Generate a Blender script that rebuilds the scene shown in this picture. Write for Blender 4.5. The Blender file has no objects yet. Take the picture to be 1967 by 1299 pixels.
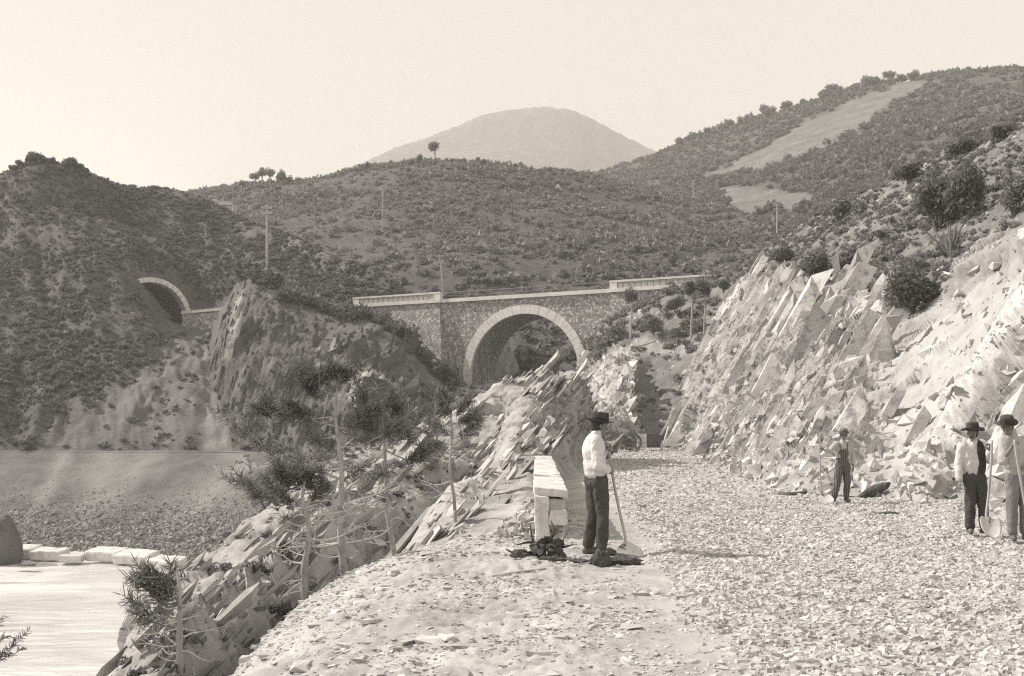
import bpy, math, random
import numpy as np
from mathutils import Vector, Matrix

random.seed(7)
R = np.random.default_rng(7)
SC = bpy.context.scene
COL = SC.collection

# ------------------------------------------------------------------ camera
F, HV, CU, EYE = 2100.0, 812.0, 983.5, 1.6      # focal length in photo pixels, horizon row, centre column, eye height
cam_d = bpy.data.cameras.new('camera')
cam = bpy.data.objects.new('camera', cam_d); COL.objects.link(cam)
cam.location = (0, 0, EYE); cam.rotation_euler = (math.pi/2, 0, 0)
cam_d.sensor_width = 36; cam_d.lens = F/1967*36
cam_d.shift_y = (HV-649.5)/1967
cam_d.clip_start = 0.1; cam_d.clip_end = 12000
SC.camera = cam

# ------------------------------------------------------------------ light
SUN_EL = math.radians(40)
SUN_AZ = math.atan2(-0.965, 0.26)               # from the left and a little beyond
sd = Vector((math.sin(SUN_AZ)*math.cos(SUN_EL), math.cos(SUN_AZ)*math.cos(SUN_EL), math.sin(SUN_EL)))
sl = bpy.data.lights.new('sun', 'SUN'); sl.energy = 5.0; sl.angle = math.radians(0.5); sl.color = (1, 0.94, 0.88)
sun = bpy.data.objects.new('sun', sl); COL.objects.link(sun)
sun.rotation_euler = (-sd).to_track_quat('-Z', 'Y').to_euler()
w = bpy.data.worlds.new('World'); SC.world = w; w.use_nodes = True
nt = w.node_tree; nt.nodes.clear()
def _n(nt, t, **k):
    n = nt.nodes.new(t)
    for a, b in k.items(): setattr(n, a, b)
    return n
sky = _n(nt, 'ShaderNodeTexSky', sky_type='NISHITA', sun_disc=False)
sky.sun_elevation = SUN_EL; sky.sun_rotation = SUN_AZ; sky.dust_density = 4.0; sky.air_density = 1.5
bw = _n(nt, 'ShaderNodeRGBToBW'); nt.links.new(sky.outputs[0], bw.inputs[0])
pw = _n(nt, 'ShaderNodeMath', operation='POWER'); nt.links.new(bw.outputs[0], pw.inputs[0]); pw.inputs[1].default_value = 0.06
mu = _n(nt, 'ShaderNodeVectorMath', operation='SCALE'); mu.inputs[0].default_value = (1.0, 0.945, 0.865)
ml = _n(nt, 'ShaderNodeMath', operation='MULTIPLY'); nt.links.new(pw.outputs[0], ml.inputs[0]); ml.inputs[1].default_value = 3.9
nt.links.new(ml.outputs[0], mu.inputs['Scale'])
bg = _n(nt, 'ShaderNodeBackground'); bg.inputs[1].default_value = 0.12
nt.links.new(mu.outputs[0], bg.inputs[0])
wo = _n(nt, 'ShaderNodeOutputWorld'); nt.links.new(bg.outputs[0], wo.inputs[0])
SC.view_settings.view_transform = 'Standard'; SC.view_settings.look = 'None'
SC.view_settings.exposure = 0.48; SC.view_settings.gamma = 1.0
SC.cycles.max_bounces = 5; SC.cycles.diffuse_bounces = 3; SC.cycles.glossy_bounces = 2
SC.cycles.transparent_max_bounces = 6; SC.cycles.volume_bounces = 1
SC.cycles.use_denoising = False; SC.cycles.pixel_filter_type = 'BLACKMAN_HARRIS'; SC.cycles.filter_width = 1.2

# ------------------------------------------------------------------ helpers
def tag(o, label=None, cat=None, group=None, kind=None):
    if label: o['label'] = label
    if cat: o['category'] = cat
    if group: o['group'] = group
    if kind: o['kind'] = kind
    return o
def P(u, v, Y):
    """world point at distance Y in front of the camera that is seen at photo pixel (u, v)"""
    return np.array([(u-CU)/F*Y, Y, EYE-(v-HV)/F*Y])
def uv(p):
    p = np.asarray(p); return CU+F*p[..., 0]/p[..., 1], HV-F*(p[..., 2]-EYE)/p[..., 1]
def npmesh(name, V, Fs, mat=None, parent=None, smooth=False, attrs=None, loc=None):
    V = np.asarray(V, dtype=np.float32).reshape(-1, 3)
    me = bpy.data.meshes.new(name)
    if isinstance(Fs, np.ndarray):
        n, k = Fs.shape
        me.vertices.add(len(V)); me.vertices.foreach_set('co', V.ravel())
        me.loops.add(n*k); me.loops.foreach_set('vertex_index', Fs.astype(np.int32).ravel())
        me.polygons.add(n)
        me.polygons.foreach_set('loop_start', np.arange(0, n*k, k, dtype=np.int32))
        me.polygons.foreach_set('loop_total', np.full(n, k, dtype=np.int32))
        me.update(calc_edges=True)
    else:
        me.from_pydata(V.tolist(), [], Fs)
    me.validate()
    me.polygons.foreach_set('use_smooth', np.full(len(me.polygons), bool(smooth)))
    for a, d in (attrs or {}).items():
        at = me.attributes.new(a, 'FLOAT', 'POINT'); at.data.foreach_set('value', np.asarray(d, dtype=np.float32).ravel())
    if mat: me.materials.append(mat)
    o = bpy.data.objects.new(name, me); COL.objects.link(o)
    if parent: o.parent = parent
    if loc is not None: o.location = loc
    return o
def empty(name, loc=(0, 0, 0), rz=0.0):
    o = bpy.data.objects.new(name, None); COL.objects.link(o); o.location = loc; o.rotation_euler = (0, 0, rz)
    o.empty_display_size = 0.2
    return o
def dup(root, loc, rz=0.0, sc=1.0):
    r = root.copy(); COL.objects.link(r); r.location = loc; r.rotation_euler = (0, 0, rz); r.scale = (sc, sc, sc)
    for ch in list(root.children):
        c = ch.copy(); COL.objects.link(c); c.parent = r
        for g in list(ch.children):
            d = g.copy(); COL.objects.link(d); d.parent = c
    return r

# noise -------------------------------------------------------------
_perm = np.random.default_rng(3).permutation(256); _perm = np.concatenate([_perm, _perm, _perm])
_g = np.random.default_rng(4).normal(size=(256, 3)); _g /= np.linalg.norm(_g, axis=1)[:, None]
def pn(p):
    p = np.asarray(p, dtype=np.float64); i = np.floor(p).astype(int); f = p-i
    u = f*f*f*(f*(f*6-15)+10); i &= 255
    def gr(dx, dy, dz):
        h = _perm[_perm[_perm[(i[..., 0]+dx) & 255]+((i[..., 1]+dy) & 255)]+((i[..., 2]+dz) & 255)]
        g = _g[h]; return g[..., 0]*(f[..., 0]-dx)+g[..., 1]*(f[..., 1]-dy)+g[..., 2]*(f[..., 2]-dz)
    def L(a, b, t): return a+(b-a)*t
    x00 = L(gr(0, 0, 0), gr(1, 0, 0), u[..., 0]); x10 = L(gr(0, 1, 0), gr(1, 1, 0), u[..., 0])
    x01 = L(gr(0, 0, 1), gr(1, 0, 1), u[..., 0]); x11 = L(gr(0, 1, 1), gr(1, 1, 1), u[..., 0])
    return L(L(x00, x10, u[..., 1]), L(x01, x11, u[..., 1]), u[..., 2])*1.5
def fbm(p, o=4, g=0.5, ridged=False):
    a, s, t = 1.0, 0.0, 0.0; p = np.asarray(p, dtype=np.float64)
    for k in range(o):
        n = pn(p+17.3*k)
        s = s+a*((1-2*np.abs(n)) if ridged else n); t += a; a *= g; p = p*2.03
    return s/t
def hsh(i):
    return ((np.sin(np.asarray(i, float)*12.9898+1.7)*43758.5453) % 1.0)
def blocks(q, n, along, size, warp=0.35, tilt=0.5, seed=0, soft=0.42, bias=0.0):
    """broken rock: angular blocks lying along the planes with normal n, each block with its own height and tilt.
    size = (across the beds, along them, sideways) in metres"""
    n = np.asarray(n, float); n /= np.linalg.norm(n); a = np.asarray(along, float); a = a-n*(a@n); a /= np.linalg.norm(a); c = np.cross(n, a)
    q = q+warp*np.stack([fbm(q*.45+seed, 3), fbm(q*.45+seed+40, 3), fbm(q*.45+seed+80, 3)], -1)
    w = np.stack([q@n/size[0], q@a/size[1], q@c/size[2]], -1)+seed*3.7
    i = np.floor(w); f = w-i
    d1 = np.full(q.shape[:-1], 9.); d2 = d1.copy(); k1 = d1*0; k2 = d1*0; o1 = np.zeros(q.shape); o2 = np.zeros(q.shape)
    for dx in (-1, 0, 1):
        for dy in (-1, 0, 1):
            for dz in (-1, 0, 1):
                k = (i[..., 0]+dx)*71+(i[..., 1]+dy)*319+(i[..., 2]+dz)*1013+seed*7
                o = np.stack([dx+hsh(k), dy+hsh(k+.37e5), dz+hsh(k+.91e5)], -1)-f
                d = np.sqrt((o*o).sum(-1)); c1 = d < d1; c2 = (~c1) & (d < d2)
                d2 = np.where(c1, d1, np.where(c2, d, d2)); k2 = np.where(c1, k1, np.where(c2, k, k2)); o2 = np.where(c1[..., None], o1, np.where(c2[..., None], o, o2))
                d1 = np.where(c1, d, d1); k1 = np.where(c1, k, k1); o1 = np.where(c1[..., None], o, o1)
    def hh(k, o): return hsh(k+5.3e5)-.5+bias*o[..., 0]+tilt*((hsh(k+6.1e5)-.5)*o[..., 0]*2+(hsh(k+7.7e5)-.5)*o[..., 1]+(hsh(k+8.9e5)-.5)*o[..., 2])
    h1, h2 = hh(k1, o1), hh(k2, o2)
    t = np.clip((d2-d1)/soft, 0, 1); t = t*t*(3-2*t)
    return (h1+h2)/2*(1-t)+h1*t-.10*(1-t)

# lofted terrain patch -------------------------------------------------
def cr(a, n):
    """Catmull-Rom resampling of a along axis 0"""
    a = np.asarray(a, float); m = len(a); t = np.linspace(0, m-1, n); i = np.minimum(t.astype(int), m-2); f = (t-i)
    f = f.reshape(-1, *([1]*(a.ndim-1)))
    p0 = a[np.maximum(i-1, 0)]; p1 = a[i]; p2 = a[i+1]; p3 = a[np.minimum(i+2, m-1)]
    return 0.5*((2*p1)+(-p0+p2)*f+(2*p0-5*p1+4*p2-p3)*f*f+(-p0+3*p1-3*p2+p3)*f**3)
def spread(G, n, axis, w=None):
    """resample so that columns or rows are evenly spaced as seen and measured (mean length)"""
    return G
class Patch: pass
def grid_normals(Q):
    du = np.gradient(Q, axis=1); dv = np.gradient(Q, axis=0)
    N = np.cross(du, dv); l = np.linalg.norm(N, axis=2, keepdims=True); l[l == 0] = 1
    return N/l
def gridfaces(nr, nc):
    i = np.arange(nr*nc).reshape(nr, nc)
    return np.stack([i[:-1, :-1], i[:-1, 1:], i[1:, 1:], i[1:, :-1]], -1).reshape(-1, 4)
def orient(Q):
    """flip the normals so that they face up / towards the camera side"""
    N = grid_normals(Q)
    v = np.array([0, 0, EYE+3.0])-Q
    return N if (N*v).sum(2).mean() > 0 else -N
def loft(rows, nr, nc, world=False):
    A = np.array([[(r if len(r) == 4 else P(*r))[:3] for r in row] for row in rows], float)
    Q = cr(A, nr*3)                             # over-sample, then space the rows evenly
    d = np.linalg.norm(np.diff(Q, axis=0), axis=2).mean(1); s = np.concatenate([[0], np.cumsum(np.sqrt(d))]); s /= s[-1]
    t = np.linspace(0, 1, nr); Q = np.stack([[np.interp(t, s, Q[:, j, k]) for k in range(3)] for j in range(Q.shape[1])], 1).transpose(2, 1, 0)
    Q = cr(Q.transpose(1, 0, 2), nc*3)
    px = Q[..., 0]/np.maximum(Q[..., 1], 3)     # column spacing: by angle and by length
    d = (np.linalg.norm(np.diff(Q, axis=0), axis=2)/np.sqrt(np.maximum(Q[1:, :, 1], 5))).mean(1); s = np.concatenate([[0], np.cumsum(d)]); s /= s[-1]
    t = np.linspace(0, 1, nc)
    Q = np.stack([[np.interp(t, s, Q[:, j, k]) for k in range(3)] for j in range(Q.shape[1])], 0)   # rows, 3, cols
    Q = Q.transpose(0, 2, 1)
    p = Patch(); p.Q = Q; p.N = orient(Q); p.nr, p.nc = nr, nc
    p.r = np.linspace(0, 1, nr)[:, None]*np.ones((1, nc)); p.c = np.ones((nr, 1))*np.linspace(0, 1, nc)[None]
    return p
def loft_fit(rid, mk, nr, nc, margin=0.0, it=3):
    """loft whose skyline runs through the ridge points rid; mk(ridge) gives the rows"""
    cur = [tuple(q) for q in rid]
    for k in range(it+1):
        p = loft(mk(cur), nr if k == it else 60, nc if k == it else 160)
        if k == it: return p
        U, V = uv(p.Q); V = np.where(p.Q[..., 1] > 1, V, 1e9); nx = []
        for (u0, v0, Y0), q in zip(rid, cur):
            m = abs(U-u0) < 12; vc = V[m].min() if m.any() else v0+margin
            nx.append((q[0], q[1]+(v0+margin-vc)*.9, q[2]))
        cur = nx
def pdisp(p, d, vec=None):
    d = np.asarray(d)
    p.Q = p.Q + d[..., None]*(p.N if vec is None else np.asarray(vec, float))
def below_crest(p, px=60.0, lo=.04):
    """0..1 weight that dies out towards the skyline of a patch"""
    U, V = uv(p.Q); V = np.where(p.Q[..., 1] > 1, V, 1e9); k = np.argmin(V, axis=0); vc = V[k, np.arange(p.nc)]
    return np.where(np.arange(p.nr)[:, None] <= k[None], lo, np.clip((V-vc[None])/px, lo, 1))
def seg_dist(q, line):
    """distance in photo-plane (u,v) from points q to a polyline"""
    best = np.full(q.shape[:-1], 1e9)
    for a, b in zip(line[:-1], line[1:]):
        a = np.array(a, float); b = np.array(b, float); d = b-a
        t = np.clip(((q-a)@d)/(d@d), 0, 1); best = np.minimum(best, np.linalg.norm(q-(a+t[..., None]*d), axis=-1))
    return best
def inpoly(u, v, poly):
    ins = np.zeros(u.shape, bool); n = len(poly)
    for k in range(n):
        (x1, y1), (x2, y2) = poly[k], poly[(k+1) % n]
        c = ((y1 > v) != (y2 > v)) & (u < (x2-x1)*(v-y1)/((y2-y1) if y2 != y1 else 1e-9)+x1); ins ^= c
    return ins
def soft(u, v, poly, w=10, wob=0.0, seed=0):
    """soft 0..1 mask of a region of ground, given by the outline it has in the photo"""
    if wob:
        n = np.stack([u*0.02, v*0.02, np.full(u.shape, seed+.5)], -1); u = u+wob*fbm(n, 3); v = v+wob*fbm(n+9.7, 3)
    q = np.stack([u, v], -1); d = seg_dist(q, list(poly)+[poly[0]])
    return np.clip(0.5+np.where(inpoly(u, v, poly), d, -d)/(2*w), 0, 1)
def pbuild(p, name, mat, hole=None, smooth=True, attrs=None):
    Fc = gridfaces(p.nr, p.nc)
    n = np.cross(p.Q[0, 1]-p.Q[0, 0], p.Q[1, 0]-p.Q[0, 0])
    if ((grid_normals(p.Q))*p.N).sum() > 0: pass
    c = p.Q.reshape(-1, 3)[Fc[:, [0, 1, 2]]]
    nn = np.cross(c[:, 1]-c[:, 0], c[:, 2]-c[:, 0]); ref = p.N.reshape(-1, 3)[Fc[:, 0]]
    if (nn*ref).sum() < 0: Fc = Fc[:, ::-1].copy()
    if hole is not None:
        ctr = p.Q.reshape(-1, 3)[Fc].mean(1); u, v = uv(ctr); Fc = Fc[~hole(u, v, ctr)]
    p.obj = npmesh(name, p.Q, Fc, mat, smooth=smooth, attrs=attrs)
    tag(p.obj, kind='structure')
    p.N = orient(p.Q)
    return p.obj
def psample(p, n, wt=None, jitter=True):
    """n random points of the patch (positions, normals), by area times weight"""
    Q = p.Q; a = np.linalg.norm(np.cross(Q[:-1, 1:]-Q[:-1, :-1], Q[1:, :-1]-Q[:-1, :-1]), axis=2)
    if wt is not None: a = a*wt[:-1, :-1]
    a = a.ravel(); a = a/a.sum(); k = R.choice(len(a), n, p=a); i, j = np.divmod(k, p.nc-1)
    s, t = R.random((n, 1)), R.random((n, 1))
    pos = (Q[i, j]*(1-s)+Q[i, j+1]*s)*(1-t)+(Q[i+1, j]*(1-s)+Q[i+1, j+1]*s)*t
    return pos, p.N[i, j]
def crest(p, u, w=4):
    """highest point of a patch as seen in photo column u"""
    U, V = uv(p.Q); m = (abs(U-u) < w) & (p.Q[..., 1] > 1); k = np.argmin(np.where(m, V, 1e9)); return p.Q.reshape(-1, 3)[k].copy()
def find(p, u, v):
    """patch point seen at photo pixel (u, v) (nearest grid vertex)"""
    U, V = uv(p.Q); d = (U-u)**2+(V-v)**2; d = d+np.where(p.Q[..., 1] < 1, 1e9, 0)
    m = d < d.min()+16; k = np.argmin(np.where(m, p.Q[..., 1], 1e9)); return p.Q.reshape(-1, 3)[k].copy()

# foliage / stones -----------------------------------------------------
def leafcloud(n, size, shape=(1, 1, 1), lobes=5, seed=0, up=0.0, elong=1.6):
    """leaf quads spread through a lumpy crown of unit radius"""
    r = np.random.default_rng(seed)
    c = r.normal(size=(lobes, 3)); c /= np.linalg.norm(c, axis=1)[:, None]; c *= r.uniform(0.2, 0.62, (lobes, 1)); c[:, 2] = np.abs(c[:, 2])*0.9
    k = r.integers(0, lobes, n); rad = r.uniform(0.28, 0.5, lobes)
    d = r.normal(size=(n, 3)); d /= np.linalg.norm(d, axis=1)[:, None]
    pos = c[k]+d*rad[k][:, None]*(r.random((n, 1))**0.4)
    pos = pos*np.array(shape)
    a = r.normal(size=(n, 3)); a[:, 2] += up; a /= np.linalg.norm(a, axis=1)[:, None]
    b = np.cross(a, r.normal(size=(n, 3))); b /= np.linalg.norm(b, axis=1)[:, None]
    s = size*r.uniform(0.6, 1.4, (n, 1))
    a, b = a*s*elong, b*s
    V = np.stack([pos-a, pos-b*0.6, pos+a, pos+b*0.6], 1)
    return V.reshape(-1, 3), np.arange(n*4).reshape(n, 4)
def bake(protos, pos, scale, rz=None, tilt=None):
    """many copies of the prototype meshes in one vertex/face array"""
    VV, FF, off = [], [], 0; n = len(pos); k = R.integers(0, len(protos), n)
    rz = R.random(n)*6.283 if rz is None else rz
    scale = np.asarray(scale, float); scale = scale[:, None]*np.ones((1, 3)) if scale.ndim == 1 else scale
    for q, (V, Fc) in enumerate(protos):
        m = k == q; c = m.sum()
        if not c: continue
        cs, sn = np.cos(rz[m]), np.sin(rz[m])
        X = V[None]*scale[m][:, None, :]
        x = X[..., 0]*cs[:, None]-X[..., 1]*sn[:, None]; y = X[..., 0]*sn[:, None]+X[..., 1]*cs[:, None]
        W = np.stack([x, y, X[..., 2]], -1)
        if tilt is not None: W = np.einsum('nij,nkj->nki', tilt[m], W)
        W = W+pos[m][:, None, :]
        VV.append(W.reshape(-1, 3)); FF.append((Fc[None]+np.arange(c)[:, None, None]*len(V)+off).reshape(-1, Fc.shape[1])); off += c*len(V)
    return np.concatenate(VV), np.concatenate(FF)
def flatrot(n, j=.28):
    J = np.eye(3)[None]+R.normal(size=(n, 3, 3))*j; u_, _, vt = np.linalg.svd(J); return u_@vt
def randrot(n):
    q = R.normal(size=(n, 4)); q /= np.linalg.norm(q, axis=1)[:, None]; w_, x, y, z = q.T
    return np.stack([np.stack([1-2*(y*y+z*z), 2*(x*y-z*w_), 2*(x*z+y*w_)], -1), np.stack([2*(x*y+z*w_), 1-2*(x*x+z*z), 2*(y*z-x*w_)], -1), np.stack([2*(x*z-y*w_), 2*(y*z+x*w_), 1-2*(x*x+y*y)], -1)], 1)
_t = (1+5**.5)/2
ICO = np.array([(-1, _t, 0), (1, _t, 0), (-1, -_t, 0), (1, -_t, 0), (0, -1, _t), (0, 1, _t), (0, -1, -_t), (0, 1, -_t), (_t, 0, -1), (_t, 0, 1), (-_t, 0, -1), (-_t, 0, 1)])/1.902
ICOF = np.array([(0, 11, 5), (0, 5, 1), (0, 1, 7), (0, 7, 10), (0, 10, 11), (1, 5, 9), (5, 11, 4), (11, 10, 2), (10, 7, 6), (7, 1, 8), (3, 9, 4), (3, 4, 2), (3, 2, 6), (3, 6, 8), (3, 8, 9), (4, 9, 5), (2, 4, 11), (6, 2, 10), (8, 6, 7), (9, 8, 1)])
def stoneproto(seed, amp=0.45):
    r = np.random.default_rng(seed); V = ICO*r.uniform(1-amp, 1+amp*0.8, (12, 1))
    # chop with a few planes for flat broken faces
    for _ in range(6):
        n = r.normal(size=3); n /= np.linalg.norm(n); d = r.uniform(0.22, 0.6); s = V@n; V = V-np.where(s > d, s-d, 0)[:, None]*n
    return V*np.array([1.15, r.uniform(.5, .95), r.uniform(.35, .75)])*1.15, ICOF
STONES = [stoneproto(s) for s in range(12)]

def slabproto(seed):
    r = np.random.default_rng(seed); V = np.array([(x, y, z) for z in (-1, 1) for x, y in ((-1, -1), (1, -1), (1, 1), (-1, 1))], float)
    V = V*r.uniform(.45, 1.1, (8, 3)); V[4:] += r.normal(size=3)*.15; V[:4] += r.normal(size=3)*.1
    k = r.integers(0, 4); V[4+k] *= r.uniform(.3, .7)
    Q_ = [(3, 2, 1, 0), (4, 5, 6, 7), (0, 1, 5, 4), (1, 2, 6, 5), (2, 3, 7, 6), (3, 0, 4, 7)]; F_ = []
    for q in Q_: F_ += ([(q[0], q[1], q[2]), (q[0], q[2], q[3])] if r.random() < .5 else [(q[0], q[1], q[3]), (q[1], q[2], q[3])])
    return V[:, [2, 0, 1]]*.5, np.array(F_)
SLABS = [slabproto(900+k) for k in range(24)]
def chunk(k):
    V, Fc = SLABS[k]; r = np.random.default_rng(k); return (V*2*np.array([r.uniform(.4, .75), r.uniform(.85, 1.2), r.uniform(.6, 1)]))[:, [1, 2, 0]], Fc
CHUNKS = [chunk(k) for k in range(24)]
def flakes(name, p, n, wt, bn, ba, size, mat, jit=.16, sink=.1, smin=.35, parent=None, pw=2.0):
    """angular slabs of rock standing out of a face, lying along its beds (normal bn, length along ba)"""
    bn = np.asarray(bn, float); bn /= np.linalg.norm(bn); ba = np.asarray(ba, float); ba = ba-bn*(ba@bn); ba /= np.linalg.norm(ba); bc = np.cross(bn, ba)
    q, nn = psample(p, n, wt+1e-12); B = np.stack([bn, ba, bc], 1)
    J = np.eye(3)[None]+R.normal(size=(n, 3, 3))*jit; J = J@B[None]
    u_, _, vt = np.linalg.svd(J); J = u_@vt
    s = smin+(1-smin)*R.random(n)**pw
    sc = np.asarray(size)[None]*s[:, None]*R.uniform(.6, 1.35, (n, 3)); q = q-nn*(np.abs(np.einsum('ni,nij->nj', nn, J))*sc).sum(1)[:, None]*.5*sink
    # slab axes: x = thickness (along bn), y = length (along ba), z = width
    V, Fc = bake(SLABS, q, sc, rz=np.zeros(n), tilt=J)
    o = npmesh(name, V, Fc, mat); tag(o, kind='structure'); return o

def rough_box(c, d, n=(6, 6, 6), amp=.02, seed=0, f=3.0, rnd=.12):
    """a hewn stone: box with worn edges and an uneven skin"""
    V, Fc = [], []; d = np.array(d, float)
    for ax in range(3):
        for sg in (-1, 1):
            a, b_ = [k for k in range(3) if k != ax]; g0, g1 = np.meshgrid(np.linspace(-1, 1, n[a]+1), np.linspace(-1, 1, n[b_]+1), indexing='ij')
            q = np.zeros(g0.shape+(3,)); q[..., ax] = sg; q[..., a] = g0; q[..., b_] = g1; o = len(V); k = gridfaces(*g0.shape)+o
            if (sg > 0) != (ax == 1): k = k
            else: k = k[:, ::-1]
            V += q.reshape(-1, 3).tolist(); Fc += k.tolist()
    V = np.array(V); h = d/2; r_ = rnd*h.min(); W = V*h; I = np.clip(W, -(h-r_), h-r_); e = W-I; l = np.linalg.norm(e, axis=1, keepdims=True); W = np.where(l > 1e-9, I+e/np.maximum(l, 1e-9)*np.minimum(l, r_), W)
    nz = np.stack([fbm(W*f+seed*5.1+k*13, 3) for k in range(3)], 1); W = W+nz*amp
    return W+np.array(c), [tuple(f_) for f_ in Fc]

# tubes -----------------------------------------------------------------
def tube(pts, rad, seg=7, cap=True):
    pts = np.asarray(pts, float); n = len(pts); rad = np.broadcast_to(np.asarray(rad, float), (n,))
    T = np.gradient(pts, axis=0); T /= np.maximum(np.linalg.norm(T, axis=1), 1e-9)[:, None]
    V = []; ref = np.array([0.31, 0.9, 0.2]) if abs(T[0] @ np.array([0.31, 0.9, 0.2])) < .9 else np.array([1., 0, 0])
    a = np.cross(T[0], ref); a /= np.linalg.norm(a)
    for i in range(n):
        a = a-T[i]*(a@T[i]); a /= np.linalg.norm(a); b = np.cross(T[i], a)
        th = np.arange(seg)*2*math.pi/seg
        V.append(pts[i]+rad[i]*(np.cos(th)[:, None]*a+np.sin(th)[:, None]*b))
    V = np.concatenate(V); Fc = []
    for i in range(n-1):
        for k in range(seg): Fc.append((i*seg+k, i*seg+(k+1) % seg, (i+1)*seg+(k+1) % seg, (i+1)*seg+k))
    if cap: Fc.append(tuple(range(seg-1, -1, -1))); Fc.append(tuple((n-1)*seg+k for k in range(seg)))
    return V, Fc
class MB:
    """collects shapes; build() links them as ONE mesh object"""
    def __init__(s): s.V = []; s.F = []; s.n = 0
    def add(s, V, Fc):
        V = np.asarray(V, float); s.V.append(V); s.F += [tuple(int(i)+s.n for i in f) for f in Fc]; s.n += len(V); return s
    def tube(s, pts, rad, seg=7): return s.add(*tube(pts, rad, seg))
    def box(s, c, d, rot=None, taper=1.0, bev=0.0):
        x, y, z = np.array(d)/2.0
        V = np.array([(sx*x*(taper if sz > 0 else 1), sy*y*(taper if sz > 0 else 1), sz*z) for sz in (-1, 1) for sx, sy in ((-1, -1), (1, -1), (1, 1), (-1, 1))])
        if rot is not None: V = V@np.array(Matrix(rot).to_3x3()).T
        return s.add(V+np.array(c), [(3, 2, 1, 0), (4, 5, 6, 7), (0, 1, 5, 4), (1, 2, 6, 5), (2, 3, 7, 6), (3, 0, 4, 7)])
    def prism(s, poly, y0, y1):
        """(x,z) polygon between y0 and y1"""
        n = len(poly); V = [(x, y0, z) for x, z in poly]+[(x, y1, z) for x, z in poly]
        return s.add(V, [tuple(range(n)), tuple(range(2*n-1, n-1, -1))]+[(k, n+k, n+(k+1) % n, (k+1) % n) for k in range(n)])
    def ell(s, c, r, rot=None, nu=14, nv=9):
        th = np.linspace(0, math.pi, nv+1)[1:-1]; V = [(0, 0, 1)]
        for t in th:
            for k in range(nu): a = 2*math.pi*k/nu; V.append((math.sin(t)*math.cos(a), math.sin(t)*math.sin(a), math.cos(t)))
        V.append((0, 0, -1)); V = np.array(V)*np.array(r); Fc = []
        for k in range(nu): Fc.append((0, 1+k, 1+(k+1) % nu)); Fc.append((len(V)-1, len(V)-1-nu+(k+1) % nu, len(V)-1-nu+k))
        for i in range(nv-2):
            for k in range(nu): a = 1+i*nu+k; b = 1+i*nu+(k+1) % nu; Fc.append((a, a+nu, b+nu, b))
        if rot is not None: V = V@np.array(rot).T
        return s.add(V+np.array(c), Fc)
    def cone(s, p0, p1, r0, r1, seg=12):
        """limb with rounded ends"""
        p0, p1 = np.array(p0, float), np.array(p1, float); d = p1-p0; l = np.linalg.norm(d); d = d/l
        pts = [p0-d*r0*.98, p0-d*r0*.7, p0, p0*.5+p1*.5, p1, p1+d*r1*.7, p1+d*r1*.98]
        return s.add(*tube(pts, [r0*.2, r0*.71, r0, (r0+r1)/2, r1, r1*.71, r1*.2], seg))
    def build(s, name, mat, parent=None, smooth=False, loc=None):
        return npmesh(name, np.concatenate(s.V), s.F, mat, parent, smooth, loc=loc)

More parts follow.
